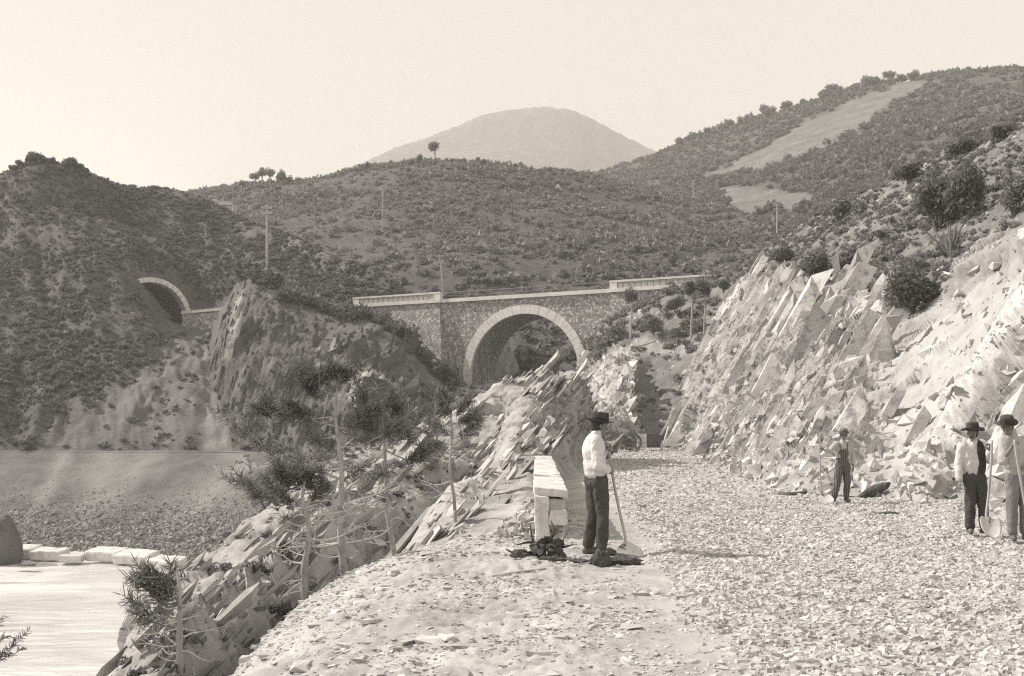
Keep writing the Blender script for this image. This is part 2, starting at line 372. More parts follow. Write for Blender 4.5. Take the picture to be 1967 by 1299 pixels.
# materials ---------------------------------------------------------------
def T(g, k=1.0): return (g, g*(1-0.018*k), g*(1-0.038*k), 1)
def matl(name, lo, hi, scale=4.0, detail=8, rough=0.95, bump=0.3, bdist=0.05, layers=(), attr=None, stretch=None, spec=0.15, contrast=(0.35, 0.65), bscale=None, rot=None, rnd=0.0):
    """procedural surface: base tone lo..hi by noise, extra voronoi/noise/attribute layers, bump"""
    m = bpy.data.materials.new(name); m.use_nodes = True; nt = m.node_tree; b = nt.nodes['Principled BSDF']
    b.inputs['Roughness'].default_value = rough; b.inputs['Specular IOR Level'].default_value = spec
    tc = _n(nt, 'ShaderNodeTexCoord'); co = tc.outputs['Object']
    if stretch or rot:
        mp = _n(nt, 'ShaderNodeMapping'); mp.inputs['Scale'].default_value = stretch or (1, 1, 1)
        if rot: mp.inputs['Rotation'].default_value = rot
        nt.links.new(co, mp.inputs[0]); co = mp.outputs[0]
    def noise(sc, det=detail, ro=0.6):
        n = _n(nt, 'ShaderNodeTexNoise'); n.inputs['Scale'].default_value = sc; n.inputs['Detail'].default_value = det; n.inputs['Roughness'].default_value = ro
        nt.links.new(co, n.inputs['Vector']); return n.outputs['Fac']
    def ramp(f, c0, c1, p0, p1):
        r = _n(nt, 'ShaderNodeValToRGB'); r.color_ramp.elements[0].color = c0; r.color_ramp.elements[1].color = c1
        r.color_ramp.elements[0].position = p0; r.color_ramp.elements[1].position = p1; nt.links.new(f, r.inputs[0]); return r.outputs[0]
    def mix(a, bb, f, mode='MIX'):
        x = _n(nt, 'ShaderNodeMix', data_type='RGBA', blend_type=mode)
        if isinstance(f, float): x.inputs[0].default_value = f
        else: nt.links.new(f, x.inputs[0])
        for s, val in ((x.inputs[6], a), (x.inputs[7], bb)):
            if isinstance(val, tuple): s.default_value = val
            else: nt.links.new(val, s)
        return x.outputs[2]
    c = ramp(noise(scale), T(lo), T(hi), *contrast)
    for l in layers:
        if l[0] == 'noise':           # ('noise', scale, tone, lo, hi, amount)
            c = mix(c, T(l[2]), ramp(noise(l[1], 4), (0, 0, 0, 1), (l[5],)*3+(1,), l[3], l[4]))
        elif l[0] == 'stones':        # ('stones', scale, dark joint tone, width)
            v = _n(nt, 'ShaderNodeTexVoronoi', feature='DISTANCE_TO_EDGE'); v.inputs['Scale'].default_value = l[1]; nt.links.new(co, v.inputs['Vector'])
            v2 = _n(nt, 'ShaderNodeTexVoronoi'); v2.inputs['Scale'].default_value = l[1]; nt.links.new(co, v2.inputs['Vector'])
            bwn = _n(nt, 'ShaderNodeRGBToBW'); nt.links.new(v2.outputs['Color'], bwn.inputs[0])
            c = mix(c, ramp(bwn.outputs[0], (.55, .55, .55, 1), (1.35, 1.35, 1.35, 1), .2, .8), 1.0, 'MULTIPLY')
            c = mix(T(l[2]), c, ramp(v.outputs['Distance'], (0, 0, 0, 1), (1, 1, 1, 1), l[3]*.4, l[3]))
        elif l[0] == 'attr':          # ('attr', name, tone lo, tone hi, scale)
            a = _n(nt, 'ShaderNodeAttribute', attribute_name=l[1])
            c = mix(c, ramp(noise(l[4]), T(l[2]), T(l[3]), .35, .65), a.outputs['Fac'])
    if rnd:
        oi = _n(nt, 'ShaderNodeNewGeometry')
        c = mix(c, ramp(oi.outputs['Random Per Island'], (1-rnd,)*3+(1,), (1+rnd,)*3+(1,), 0, 1), 1.0, 'MULTIPLY')
    nt.links.new(c, b.inputs['Base Color'])
    if bump:
        bn = _n(nt, 'ShaderNodeBump'); bn.inputs['Strength'].default_value = bump; bn.inputs['Distance'].default_value = bdist
        nt.links.new(noise(bscale or scale*3, 8, .65), bn.inputs['Height']); nt.links.new(bn.outputs[0], b.inputs['Normal'])
    return m
def leafmat(name, lo, hi, rnd=0.45):
    m = matl(name, lo, hi, 0.9, 3, 0.7, 0, spec=0.2, rnd=rnd)
    nt = m.node_tree; b = nt.nodes['Principled BSDF']; out = nt.nodes['Material Output']
    tr = _n(nt, 'ShaderNodeBsdfTranslucent'); mx = _n(nt, 'ShaderNodeMixShader'); mx.inputs[0].default_value = 0.3
    nt.links.new(b.inputs['Base Color'].links[0].from_socket, tr.inputs[0])
    nt.links.new(b.outputs[0], mx.inputs[1]); nt.links.new(tr.outputs[0], mx.inputs[2]); nt.links.new(mx.outputs[0], out.inputs['Surface'])
    return m
M = {}
T0 = None
# ------------------------------------------------------------------ terrain materials
M['far'] = matl('far_woodland', .05, .11, 0.05, 8, bump=0.8, bdist=6, bscale=.12)
M['hill'] = matl('scrub_ground', .09, .125, 0.12, 8, bump=0.5, bdist=0.4, bscale=1.2, layers=[('noise', 0.5, .17, .6, .72, .5), ('noise', 1.6, .07, .48, .6, .8), ('attr', 'bare', .14, .21, 0.15), ('noise', 1.1, .08, .55, .65, .35)])
M['left'] = matl('tunnel_hill_ground', .095, .14, 0.25, 8, bump=0.6, bdist=0.3, bscale=1.6, layers=[('noise', 0.9, .15, .62, .75, .5), ('noise', 2.6, .055, .48, .6, .8), ('attr', 'bare', .19, .26, 0.4)])
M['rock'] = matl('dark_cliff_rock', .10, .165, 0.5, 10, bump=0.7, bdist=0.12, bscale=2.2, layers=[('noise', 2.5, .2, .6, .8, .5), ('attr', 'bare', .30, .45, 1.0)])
M['cut'] = matl('freshly_cut_rock', .28, .42, 0.55, 10, bump=0.7, bdist=0.07, bscale=3.5, layers=[('noise', 1.7, .20, .58, .75, .6), ('attr', 'pale', .52, .64, 1.0), ('attr', 'veg', .16, .24, .9), ('attr', 'dark', .13, .2, 1.2)])
M['fore'] = matl('shore_rock', .26, .44, 0.9, 10, bump=0.7, bdist=0.05, bscale=5, layers=[('noise', 3.0, .13, .6, .74, .6), ('attr', 'pale', .42, .55, 1.5)])
M['scree'] = matl('embankment_scree', .12, .20, 0.35, 10, bump=0.9, bdist=0.12, bscale=5, layers=[('noise', 4.0, .1, .6, .72, .6), ('attr', 'bare', .25, .31, .5)])
M['dirt'] = matl('trodden_earth', .32, .50, 0.9, 10, bump=0.5, bdist=0.025, bscale=9, layers=[('noise', 6.0, .24, .55, .72, .7), ('noise', 1.4, .25, .55, .7, .5), ('noise', 24.0, .25, .62, .75, .5), ('attr', 'ball', .34, .46, 3.0)])
M['sand'] = matl('pale_sand', .50, .60, 0.6, 8, bump=0.2, bdist=0.03)
M['stone'] = matl('broken_stone', .41, .57, 2.5, 6, bump=0.35, bdist=0.01, bscale=40, rnd=.2)
M['screestone'] = matl('scree_stone', .23, .33, 1.0, 6, bump=0.4, bdist=0.03, bscale=10, rnd=.4)
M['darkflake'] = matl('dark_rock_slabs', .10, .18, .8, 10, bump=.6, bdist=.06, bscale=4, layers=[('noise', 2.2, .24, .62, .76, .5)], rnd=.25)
M['flake'] = matl('cut_rock_slabs', .38, .58, 1.2, 10, bump=.7, bdist=.04, bscale=9, layers=[('noise', 3.0, .15, .54, .68, .7), ('noise', 9.0, .2, .58, .7, .6)], rnd=.48)
M['foreflake'] = matl('shore_rock_slabs', .26, .44, 1.6, 10, bump=.6, bdist=.03, bscale=9, layers=[('noise', 4.0, .14, .58, .74, .6)], rnd=.38)

PAT = {}
def unit_(a): a = np.asarray(a, float); return a/np.linalg.norm(a)
def U(p): return uv(p.Q)
def W4(x, y, z): return (x, y, z, 1)

# sea bed sheet and water --------------------------------------------------
o = npmesh('ground', [(-2200, -200, -9.5), (2200, -200, -9.5), (2200, 2300, -9.5), (-2200, 2300, -9.5)], [(0, 1, 2, 3)], M['sand']); tag(o, kind='structure')
wm = bpy.data.materials.new('sea_water'); wm.use_nodes = True; nt = wm.node_tree; b = nt.nodes['Principled BSDF']
b.inputs['Roughness'].default_value = 0.12; b.inputs['IOR'].default_value = 1.33
tc = _n(nt, 'ShaderNodeTexCoord'); ns = _n(nt, 'ShaderNodeTexNoise'); ns.inputs['Scale'].default_value = 1.1; ns.inputs['Detail'].default_value = 5
mp = _n(nt, 'ShaderNodeMapping'); mp.inputs['Scale'].default_value = (.55, 1.3, 1); mp.inputs['Rotation'].default_value = (0, 0, -.15)
nt.links.new(tc.outputs['Object'], mp.inputs[0]); nt.links.new(mp.outputs[0], ns.inputs['Vector'])
bp = _n(nt, 'ShaderNodeBump'); bp.inputs['Strength'].default_value = .55; bp.inputs['Distance'].default_value = .25; nt.links.new(ns.outputs[0], bp.inputs['Height']); nt.links.new(bp.outputs[0], b.inputs['Normal'])
n2 = _n(nt, 'ShaderNodeTexNoise'); n2.inputs['Scale'].default_value = 0.5; n2.inputs['Detail'].default_value = 7; nt.links.new(mp.outputs[0], n2.inputs['Vector'])
rp = _n(nt, 'ShaderNodeValToRGB'); rp.color_ramp.elements[0].color = T(.60); rp.color_ramp.elements[1].color = T(.74); rp.color_ramp.elements[0].position = .36; rp.color_ramp.elements[1].position = .62
nt.links.new(n2.outputs[0], rp.inputs[0]); nt.links.new(rp.outputs[0], b.inputs['Base Color'])
gx, gy = np.meshgrid(np.concatenate([[-2200, -600, -200], np.linspace(-90, 20, 120), [100, 400, 2200]]), np.concatenate([[-200, 0], np.linspace(15, 70, 90), [120, 400, 2300]]))
gz = -7.0+0.10*fbm(np.stack([gx*.25, gy*.5, gx*0], -1), 3)*((gx > -95) & (gx < 25) & (gy < 75))
yw = 57.2+0.03*(gx+28)+0.5*np.sin(gx*.3); gz += 0.30*np.exp(-((gy-yw)/0.7)**2)
o = npmesh('water', np.stack([gx, gy, gz], -1), gridfaces(*gx.shape), wm, smooth=True); tag(o, kind='structure')

# far mountain -------------------------------------------------------------
rid = [(380, 360), (600, 346), (640, 328), (700, 303), (760, 281), (820, 258), (880, 235), (940, 214), (1000, 206), (1050, 204), (1100, 208), (1150, 228), (1200, 254), (1260, 285), (1330, 318), (1500, 370)]
rid = [(u, v, 1650) for u, v in rid]
p = loft_fit(rid, lambda r_: [[W4(*(P(*q)+np.array([0, 400, -120]))) for q in r_], r_, [(u, v+30+(v < 300)*20, 1480) for u, v, _ in r_], [(u, 400, 1250) for u, v, _ in r_], [(u, 470, 1000) for u, v, _ in r_]], 90, 260, 3); pdisp(p, below_crest(p, 50, .1)*8*fbm(p.Q*0.008, 5, ridged=True)+4*fbm(p.Q*.05, 3)+2.5*fbm(p.Q*.15, 3)); pbuild(p, 'mountain', M['far']); PAT['mtn'] = p

# right-hand hill ------------------------------------------------------------
rid = [(1040, 350, 540), (1130, 337, 525), (1190, 316, 510), (1260, 292, 500), (1320, 268, 490), (1400, 243, 480), (1470, 218, 470), (1540, 198, 460), (1610, 176, 450), (1680, 160, 440), (1740, 152, 430), (1810, 140, 420), (1890, 134, 410), (1967, 132, 400), (2120, 138, 390), (2400, 165, 380)]
lo1 = [(1040, 352, 480), (1130, 345, 460), (1190, 335, 440), (1260, 330, 420), (1320, 322, 400), (1400, 305, 380), (1470, 285, 365), (1540, 268, 350), (1610, 250, 340), (1680, 235, 330), (1740, 225, 320), (1810, 212, 310), (1890, 200, 300), (1967, 192, 290), (2120, 190, 280), (2400, 210, 260)]
lo2 = [(1040, 375, 420), (1130, 375, 400), (1190, 370, 380), (1260, 368, 350), (1320, 368, 320), (1400, 362, 300), (1470, 355, 285), (1540, 350, 265), (1610, 335, 245), (1680, 320, 225), (1740, 305, 215), (1810, 290, 205), (1890, 275, 195), (1967, 262, 185), (2120, 240, 180), (2400, 240, 170)]
lo3 = [(1040, 420, 330), (1130, 420, 310), (1190, 420, 290), (1260, 420, 270), (1320, 420, 245), (1400, 415, 225), (1470, 415, 210), (1540, 415, 190), (1610, 400, 170), (1680, 390, 150), (1740, 380, 140), (1810, 370, 130), (1890, 350, 120), (1967, 340, 115), (2120, 320, 110), (2400, 310, 105)]
lo4 = [(1040, 520, 230), (1130, 520, 220), (1190, 520, 210), (1260, 520, 200), (1320, 520, 185), (1400, 520, 165), (1470, 520, 150), (1540, 520, 130), (1610, 520, 115), (1680, 520, 105), (1740, 520, 100), (1810, 520, 95), (1890, 500, 90), (1967, 500, 85), (2120, 480, 85), (2400, 450, 85)]
p = loft_fit(rid, lambda r_: [[W4(*(P(*q)+np.array([40, 160, -45]))) for q in r_], r_, lo1, lo2, lo3, lo4], 150, 300, 5)
pdisp(p, below_crest(p)*(2.6*fbm(p.Q*0.03, 4)+.5*fbm(p.Q*.18, 3)))
u, v = U(p)
strip = [(1336, 345), (1400, 318), (1460, 285), (1530, 245), (1600, 208), (1670, 178), (1730, 158), (1800, 150), (1745, 185), (1690, 215), (1620, 262), (1540, 300), (1470, 322), (1400, 338)]
fields = [(1385, 362), (1450, 360), (1560, 372), (1560, 398), (1500, 405), (1440, 408), (1385, 392)]
bare = np.maximum(soft(u, v, strip, 4, 14), soft(u, v, fields, 3, 8, 3))*np.where(p.r > .1, 1, 0)
p.bare = bare
pbuild(p, 'hill', M['hill'], attrs={'bare': bare}); PAT['rhill'] = p

# central hill -----------------------------------------------------------------
rid = [(300, 374, 310), (380, 366, 310), (450, 354, 305), (520, 348, 300), (620, 338, 296), (700, 318, 290), (790, 309, 282), (870, 306, 276), (950, 311, 272), (1040, 321, 272), (1140, 333, 285), (1250, 358, 290), (1350, 385, 270), (1450, 412, 220), (1560, 425, 180), (1680, 440, 150)]
m1 = [(300, 430, 235), (380, 428, 232), (450, 425, 230), (520, 420, 226), (620, 410, 222), (700, 400, 218), (790, 392, 214), (870, 388, 212), (950, 390, 212), (1040, 396, 212), (1140, 408, 212), (1250, 425, 210), (1350, 440, 200), (1450, 455, 178), (1560, 470, 150), (1680, 480, 125)]
m2 = [(300, 500, 185), (380, 500, 182), (450, 500, 180), (520, 495, 178), (620, 485, 175), (700, 478, 172), (790, 470, 168), (870, 468, 166), (950, 470, 165), (1040, 474, 164), (1140, 480, 162), (1250, 490, 158), (1350, 500, 150), (1450, 510, 138), (1560, 520, 118), (1680, 530, 100)]
m3 = [(300, 580, 160), (380, 580, 158), (450, 580, 156), (520, 575, 154), (620, 565, 150), (700, 560, 146), (790, 558, 142), (870, 560, 138), (950, 565, 134), (1040, 570, 132), (1140, 565, 128), (1250, 560, 122), (1350, 560, 116), (1450, 560, 106), (1560, 560, 98), (1680, 570, 90)]
m4 = [(300, 680, 140), (380, 680, 138), (450, 680, 136), (520, 680, 134), (620, 680, 132), (700, 680, 130), (790, 680, 127), (870, 680, 122), (950, 675, 119), (1040, 675, 116), (1140, 670, 112), (1250, 660, 108), (1350, 650, 102), (1450, 640, 96), (1560, 640, 90), (1680, 640, 84)]
m5 = [(u, 800, Y-10) for u, v, Y in m4]
p = loft_fit(rid, lambda r_: [[W4(*(P(*q)+np.array([0, 120, -40]))) for q in r_], r_, m1, m2, m3, m4, m5], 210, 360, 6)
pdisp(p, below_crest(p)*(3.2*fbm(p.Q*0.03, 4)+1.2*fbm(p.Q*.11, 4)+.35*fbm(p.Q*.5, 2)))
bare = np.clip(fbm(p.Q*0.05+5, 4)*3-.9, 0, .5)*np.where(p.r > .1, 1, 0)
p.bare = bare
pbuild(p, 'hill', M['hill'], attrs={'bare': bare}); PAT['chill'] = p

# left hill with the tunnel -------------------------------------------------------
uu = [-220, -100, 0, 70, 150, 220, 275, 310, 350, 420, 480, 550, 630, 710, 780, 850]
def row(vs, Ys): return list(zip(uu, vs, Ys))
ridr = row([400, 352, 335, 308, 318, 352, 360, 362, 364, 392, 422, 446, 486, 516, 556, 606], [150, 150, 150, 150, 152, 158, 163, 165, 165, 166, 160, 150, 137, 127, 119, 114])
ra = row([470, 440, 430, 420, 425, 440, 450, 450, 450, 460, 480, 505, 530, 552, 580, 625], [140, 140, 140, 139, 140, 142, 145, 147, 148, 148, 144, 138, 129, 122, 116.5, 112.5])
rb = row([545, 530, 525, 520, 520, 520, 520, 520, 520, 525, 545, 560, 575, 590, 608, 650], [129, 128, 128, 127, 126, 127, 131, 135, 138, 138, 134, 129, 122, 117, 114, 111])
rc = row([625, 618, 612, 610, 608, 606, 608, 612, 616, 618, 622, 628, 635, 645, 660, 690], [119, 118, 118, 118, 117.5, 118, 121, 126, 131, 130, 124, 121, 117, 114, 111.5, 109])
rd = row([740, 738, 735, 735, 735, 735, 732, 730, 728, 725, 725, 725, 725, 728, 735, 745], [106, 106, 106, 106, 106, 106, 107, 108, 109, 111, 111, 110, 108, 106, 105, 104])
re = row([867]*16, [92.7, 92.7, 92.7, 92.7, 92.7, 92.7, 92.6, 92.5, 92.4, 92, 92, 93, 94, 95, 95, 95])
rf = row([885]*16, [91.6]*16)
p = loft_fit(ridr, lambda r_: [[W4(*(P(*q)+np.array([-15, 45, -22]))) for q in r_], r_, ra, rb, rc, rd, re, rf], 260, 330, 2)
q = p.Q; u, v = U(p)
edge = below_crest(p, 70, .06)*np.clip((.97-p.r)*12, 0, 1)
nearT = 1-soft(u, v, [(255, 520), (370, 520), (440, 590), (440, 640), (330, 640), (255, 600)], 25)*np.where(p.r > .1, 1, 0)
lean = q@np.array([0.75, 0, -.66])            # the beds lean to the right as they go down
gully = fbm(np.stack([q[..., 0]*.22+q[..., 2]*.17, q[..., 1]*.05, q[..., 2]*.04], -1), 4, ridged=True)
pdisp(p, edge*nearT*(1.7*gully+1.0*fbm(q*.12, 4)+.35*fbm(q*.5, 3)))
u, v = U(p)
spoil = soft(u, v, [(350, 625), (420, 620), (400, 700), (440, 800), (460, 868), (60, 868), (180, 790), (270, 700)], 35, 40)
track = soft(u, v, [(382, 670), (402, 672), (412, 760), (445, 868), (395, 868), (382, 780)], 8, 12, 5)
scar = soft(u, v, [(395, 392), (450, 405), (560, 455), (650, 500), (720, 520), (700, 560), (600, 520), (480, 450), (400, 420)], 14, 40, 8)
bare = np.clip(.42*spoil+.75*track+.42*scar*(fbm(q*.5, 3) > .05)+np.clip(fbm(q*.35, 4)*2-.8, 0, .3), 0, 1)*np.where(p.r > .1, 1, 0)
p.bare = bare; p.spoil = spoil
HOLE = [(276, 543), (290, 536), (308, 540), (326, 553), (340, 575), (350, 606), (350, 613), (333, 613), (318, 598), (304, 580), (288, 562), (277, 552)]
pbuild(p, 'hill', M['left'], hole=lambda a, b_, c: inpoly(a, b_, HOLE) & (c[:, 1] < 141), attrs={'bare': bare}); PAT['lhill'] = p

# dark rock buttress below the bridge -------------------------------------------------
top = [(405, 640, 121), (440, 575, 117), (475, 524, 111), (520, 548, 108.5), (570, 578, 106.5), (640, 606, 104.5), (700, 614, 103.5), (745, 634, 102.5), (790, 684, 101), (830, 725, 100), (872, 768, 98.5), (930, 790, 97)]
mid = [(398, 720, 114), (420, 690, 108), (455, 670, 103), (510, 672, 100), (570, 682, 98.5), (640, 690, 97), (700, 695, 95.5), (750, 708, 94.5), (795, 735, 94), (835, 765, 93), (875, 795, 92), (930, 810, 91)]
bot = [(395, 868, 100), (430, 868, 96.5), (470, 868, 94), (520, 872, 91), (580, 872, 88.5), (640, 866, 86.5), (700, 850, 85.5), (755, 840, 85), (800, 835, 85), (840, 835, 85), (880, 840, 85), (930, 845, 85)]
low = [(u, v+40, Y-3) for u, v, Y in bot]
back = [W4(*(P(*q)+np.array([-6, 9, -6]))) for q in top]
p = loft([back, top, mid, bot, low], 190, 240); q = p.Q
edge = below_crest(p, 60, .1)
fl = fbm(np.stack([q[..., 0]*1.1-q[..., 2]*.12, q[..., 1]*.4, q[..., 2]*.06], -1), 4, ridged=True)
pdisp(p, edge*(.45*fl+.35*fbm(np.stack([q[..., 0]*3-q[..., 2]*.6, q[..., 1]*.8, q[..., 2]*.12], -1), 3, ridged=True)+.3*fbm(q*.25, 3)+.4*blocks(q, (.95, -.1, -.28), (.28, 0, .96), (1.6, 8, 3), 1.0)))
u, v = U(p)
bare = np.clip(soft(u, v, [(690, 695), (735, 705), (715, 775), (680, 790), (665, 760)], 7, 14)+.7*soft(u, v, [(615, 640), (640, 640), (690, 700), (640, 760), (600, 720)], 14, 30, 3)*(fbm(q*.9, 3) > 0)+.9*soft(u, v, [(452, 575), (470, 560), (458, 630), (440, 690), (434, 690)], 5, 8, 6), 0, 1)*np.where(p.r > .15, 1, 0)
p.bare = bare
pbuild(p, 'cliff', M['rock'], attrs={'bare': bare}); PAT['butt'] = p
fw_ = np.where((p.r > .36) & (p.r < .93) & (p.c > .08), 1, 0)*1.0
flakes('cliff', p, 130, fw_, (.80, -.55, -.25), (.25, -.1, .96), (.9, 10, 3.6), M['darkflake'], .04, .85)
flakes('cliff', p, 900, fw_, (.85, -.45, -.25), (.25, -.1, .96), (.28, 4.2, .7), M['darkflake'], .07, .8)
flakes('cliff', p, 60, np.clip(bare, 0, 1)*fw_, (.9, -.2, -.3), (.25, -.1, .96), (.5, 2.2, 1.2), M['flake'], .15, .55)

# scree embankment under the far road, its flat top, and the beach ---------------------
top = [(-300, 869, 92), (-100, 869, 92), (50, 869, 92), (200, 869, 92), (330, 869, 91.5), (440, 869, 90.5), (520, 872, 88), (600, 876, 85), (690, 880, 82)]
ltop = [W4(*(P(*q)+np.array([0, 9, -.15]))) for q in top]; ltop2 = [W4(*(P(*q)+np.array([0, 1.2, -.02]))) for q in top]; top2 = [(u, v+4, Y-.5) for u, v, Y in top]
mid = [(-300, 960, 82), (-100, 960, 82), (50, 960, 82), (200, 960, 81.5), (330, 965, 80.5), (440, 965, 78.5), (530, 930, 79), (610, 915, 78), (700, 915, 75)]
bot = [(-300, 1046, 73), (-100, 1046, 73), (50, 1052, 72), (200, 1058, 71), (300, 1074, 69), (400, 1092, 66), (540, 1030, 66), (620, 990, 66), (710, 980, 66)]
low = [(u, v+30, Y-2) for u, v, Y in bot]
p = loft([ltop, ltop2, top, top2, mid, bot, low], 210, 330); q = p.Q; u, v = U(p)
ed = np.clip((v-870)/14, 0, 1)
pdisp(p, ed*(.45*fbm(q*.16, 4)+.22*fbm(q*.9, 3)*np.clip((v-900)/90, .2, 1)+.10*fbm(q*2.6, 2)*np.clip((v-940)/60, 0.2, 1)))
fan = np.zeros_like(u)
for k, (a, b_) in enumerate([((125, 875), (60, 1000)), ((285, 872), (150, 1010)), ((470, 885), (330, 1020)), ((215, 872), (190, 930))]):
    fan = np.maximum(fan, np.clip(1-seg_dist(np.stack([u+16*fbm(np.stack([u*.02, v*.02, u*0+k], -1), 3), v], -1), [a, b_])/(24+14*k), 0, 1))
bare = np.clip(.8*fan+soft(u, v, [(510, 868), (720, 870), (720, 925), (540, 918)], 10, 14), 0, 1)  # right-hand patch: road surface with its sunlit brightness put into the tone
pbuild(p, 'embankment', M['scree'], attrs={'bare': bare}); PAT['emb'] = p
rows = [[(-300, 1040, 75), (50, 1044, 74), (200, 1050, 73), (330, 1066, 71), (440, 1075, 69), (560, 1040, 70)],
        [(-300, 1072, 69), (50, 1075, 68.5), (200, 1083, 67), (330, 1105, 63.5), (420, 1120, 60), (520, 1120, 56)],
        [(-300, 1118, 59), (50, 1120, 58.5), (200, 1132, 57), (300, 1150, 54), (380, 1180, 50), (460, 1200, 46)],
        [(-300, 1180, 51), (50, 1180, 51), (200, 1200, 49), (300, 1220, 46), (380, 1240, 43), (460, 1250, 41)]]
p = loft(rows, 40, 90); p.Q[..., 2] = np.minimum(p.Q[..., 2], -6.2); p.Q[-14:, :, 2] -= np.linspace(0, 2.0, 14)[:, None]
pdisp(p, .07*fbm(p.Q*.6, 3)); pbuild(p, 'beach', M['sand']); PAT['beach'] = p

# gully floor between the buttress and the shore rocks -----------------------------------
t0 = [(440, 860, 96), (560, 862, 93), (680, 850, 90), (760, 830, 89), (830, 800, 90), (890, 762, 94), (960, 742, 97), (1040, 730, 97), (1120, 735, 96), (1200, 740, 95)]
t1 = [(440, 900, 91), (560, 895, 80), (680, 880, 79), (760, 860, 78), (830, 830, 78), (890, 800, 79), (960, 780, 79), (1040, 772, 79), (1120, 775, 79), (1200, 790, 79)]
t2 = [(440, 990, 82), (560, 960, 71), (680, 930, 65), (760, 905, 64), (830, 885, 63), (890, 870, 62), (960, 860, 62), (1040, 855, 62), (1120, 858, 62), (1200, 866, 62)]
t3 = [(440, 1080, 74), (560, 1050, 62), (680, 1010, 52), (760, 980, 51), (830, 960, 51), (890, 940, 51), (960, 930, 51), (1040, 920, 51), (1120, 915, 51), (1200, 910, 51)]
p = loft([[W4(*(P(*q)+np.array([2, 14, 1]))) for q in t0], t0, t1, t2, t3], 130, 190); q = p.Q
pdisp(p, 1.1*fbm(q*.18, 4)+.5*blocks(q, (.8, .2, -.5), (.5, 0, .8), (1.6, 6, 2.5), 1.0)+.2*fbm(q*.9, 3))
u, v = U(p); bare = np.clip(soft(u, v, [(690, 770), (800, 780), (860, 850), (800, 930), (650, 880)], 30, 60)*np.clip(.5+2*fbm(q*.5, 4), 0, 1), 0, .8)
p.bare = bare
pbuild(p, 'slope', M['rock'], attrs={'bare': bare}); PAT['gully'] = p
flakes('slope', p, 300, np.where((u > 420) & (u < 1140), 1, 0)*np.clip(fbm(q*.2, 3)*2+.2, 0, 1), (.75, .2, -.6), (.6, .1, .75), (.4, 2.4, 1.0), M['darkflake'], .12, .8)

# light rock seen through the arch ----------------------------------------------------
rows = [[(860, 600, 118), (900, 600, 117), (950, 590, 116), (975, 610, 116), (985, 640, 117), (1000, 680, 119)],
        [(860, 660, 112), (900, 660, 111), (940, 655, 110), (965, 660, 110.5), (975, 680, 112), (990, 710, 114)],
        [(860, 770, 107), (900, 770, 106), (930, 765, 105.5), (950, 760, 106), (965, 760, 108), (980, 765, 111)]]
p = loft(rows, 60, 50); q = p.Q; pdisp(p, .6*blocks(q, (.9, .1, -.3), (.3, 0, .9), (.8, 4, 2))+.4*fbm(q*.4, 3))
pbuild(p, 'rock_face', M['cut']); PAT['archrock'] = p

# middle right: bushy bank between the bridge and the cutting --------------------------------
t0 = [(1112, 690, 95), (1150, 640, 94.5), (1190, 610, 93), (1230, 590, 91.5), (1290, 562, 89.5), (1350, 548, 87.5), (1410, 530, 85), (1500, 515, 82)]
t1 = [(1108, 735, 88), (1140, 690, 86), (1180, 668, 84), (1215, 668, 83), (1270, 665, 82), (1335, 660, 80), (1400, 640, 78), (1500, 620, 76)]
t2 = [(1112, 790, 78), (1140, 765, 76), (1175, 755, 74.5), (1208, 760, 74.5), (1225, 762, 77.5), (1300, 765, 76), (1370, 760, 74), (1480, 740, 72)]
t3 = [(1105, 858, 67), (1135, 862, 65), (1175, 862, 65), (1205, 862, 66), (1240, 862, 69), (1290, 862, 69.5), (1350, 862, 69), (1450, 860, 68)]
t4 = [(u, v+8, Y-3) for u, v, Y in t3]
p = loft([[W4(*(P(*q)+np.array([2, 10, .5]))) for q in t0], t0, t1, t2, t3, t4], 150, 150); q = p.Q; u, v = U(p)
rk = soft(u, v, [(1122, 735), (1150, 690), (1215, 662), (1222, 740), (1222, 862), (1110, 862)], 10, 14)
pdisp(p, .5*fbm(q*.3, 4)+rk*(.5*blocks(q, (.6, .7, -.1), (.4, 0, .9), (1.0, 3, 1.6))+.25*fbm(q*1.2, 3))+.2*fbm(q*.9, 2))
u, v = U(p); rk = soft(u, v, [(1120, 740), (1150, 690), (1215, 658), (1224, 740), (1222, 862), (1110, 862)], 8, 14)
top = soft(u, v, [(1215, 650), (1340, 655), (1335, 685), (1215, 680)], 5, 10)
p.rk = rk
pbuild(p, 'slope', M['cut'], attrs={'pale': .25*rk, 'veg': np.clip(1-rk-.7*top, 0, 1)}); PAT['mbank'] = p
flakes('slope', p, 420, rk, (.6, .7, -.15), (.4, 0, .9), (.4, 2.4, 1.1), M['flake'], .15, .5)
flakes('slope', p, 700, np.clip(rk+.12, 0, 1)*np.where((u < 1460) & (v > 560), 1, 0), (.6, .7, -.15), (.4, 0, .9), (.2, .9, .5), M['flake'], .25, .4)

# rock cutting on the right -------------------------------------------------------------------
base = [(1286, 868, 66), (1318, 874, 57), (1358, 890, 45), (1418, 917, 34), (1470, 934, 29), (1540, 947, 26), (1620, 952, 25), (1700, 959, 24), (1770, 972, 22), (1850, 990, 20), (1967, 1012, 17.5), (2150, 1060, 14.5), (2500, 1150, 11)]
r1 = [(1302, 800, 67.5), (1340, 795, 60), (1388, 790, 49), (1450, 800, 38), (1510, 805, 33.5), (1580, 805, 30.5), (1655, 805, 29.5), (1735, 805, 28.5), (1810, 805, 26.5), (1890, 800, 24), (1985, 790, 21.5), (2180, 770, 18), (2550, 740, 13.5)]
r2 = [(1336, 690, 69.5), (1372, 682, 62.5), (1420, 675, 52.5), (1480, 680, 43), (1550, 680, 38), (1620, 680, 35), (1690, 680, 34), (1770, 670, 33), (1840, 650, 31.5), (1910, 630, 29), (1990, 605, 26.5), (2190, 560, 22), (2580, 480, 16.5)]
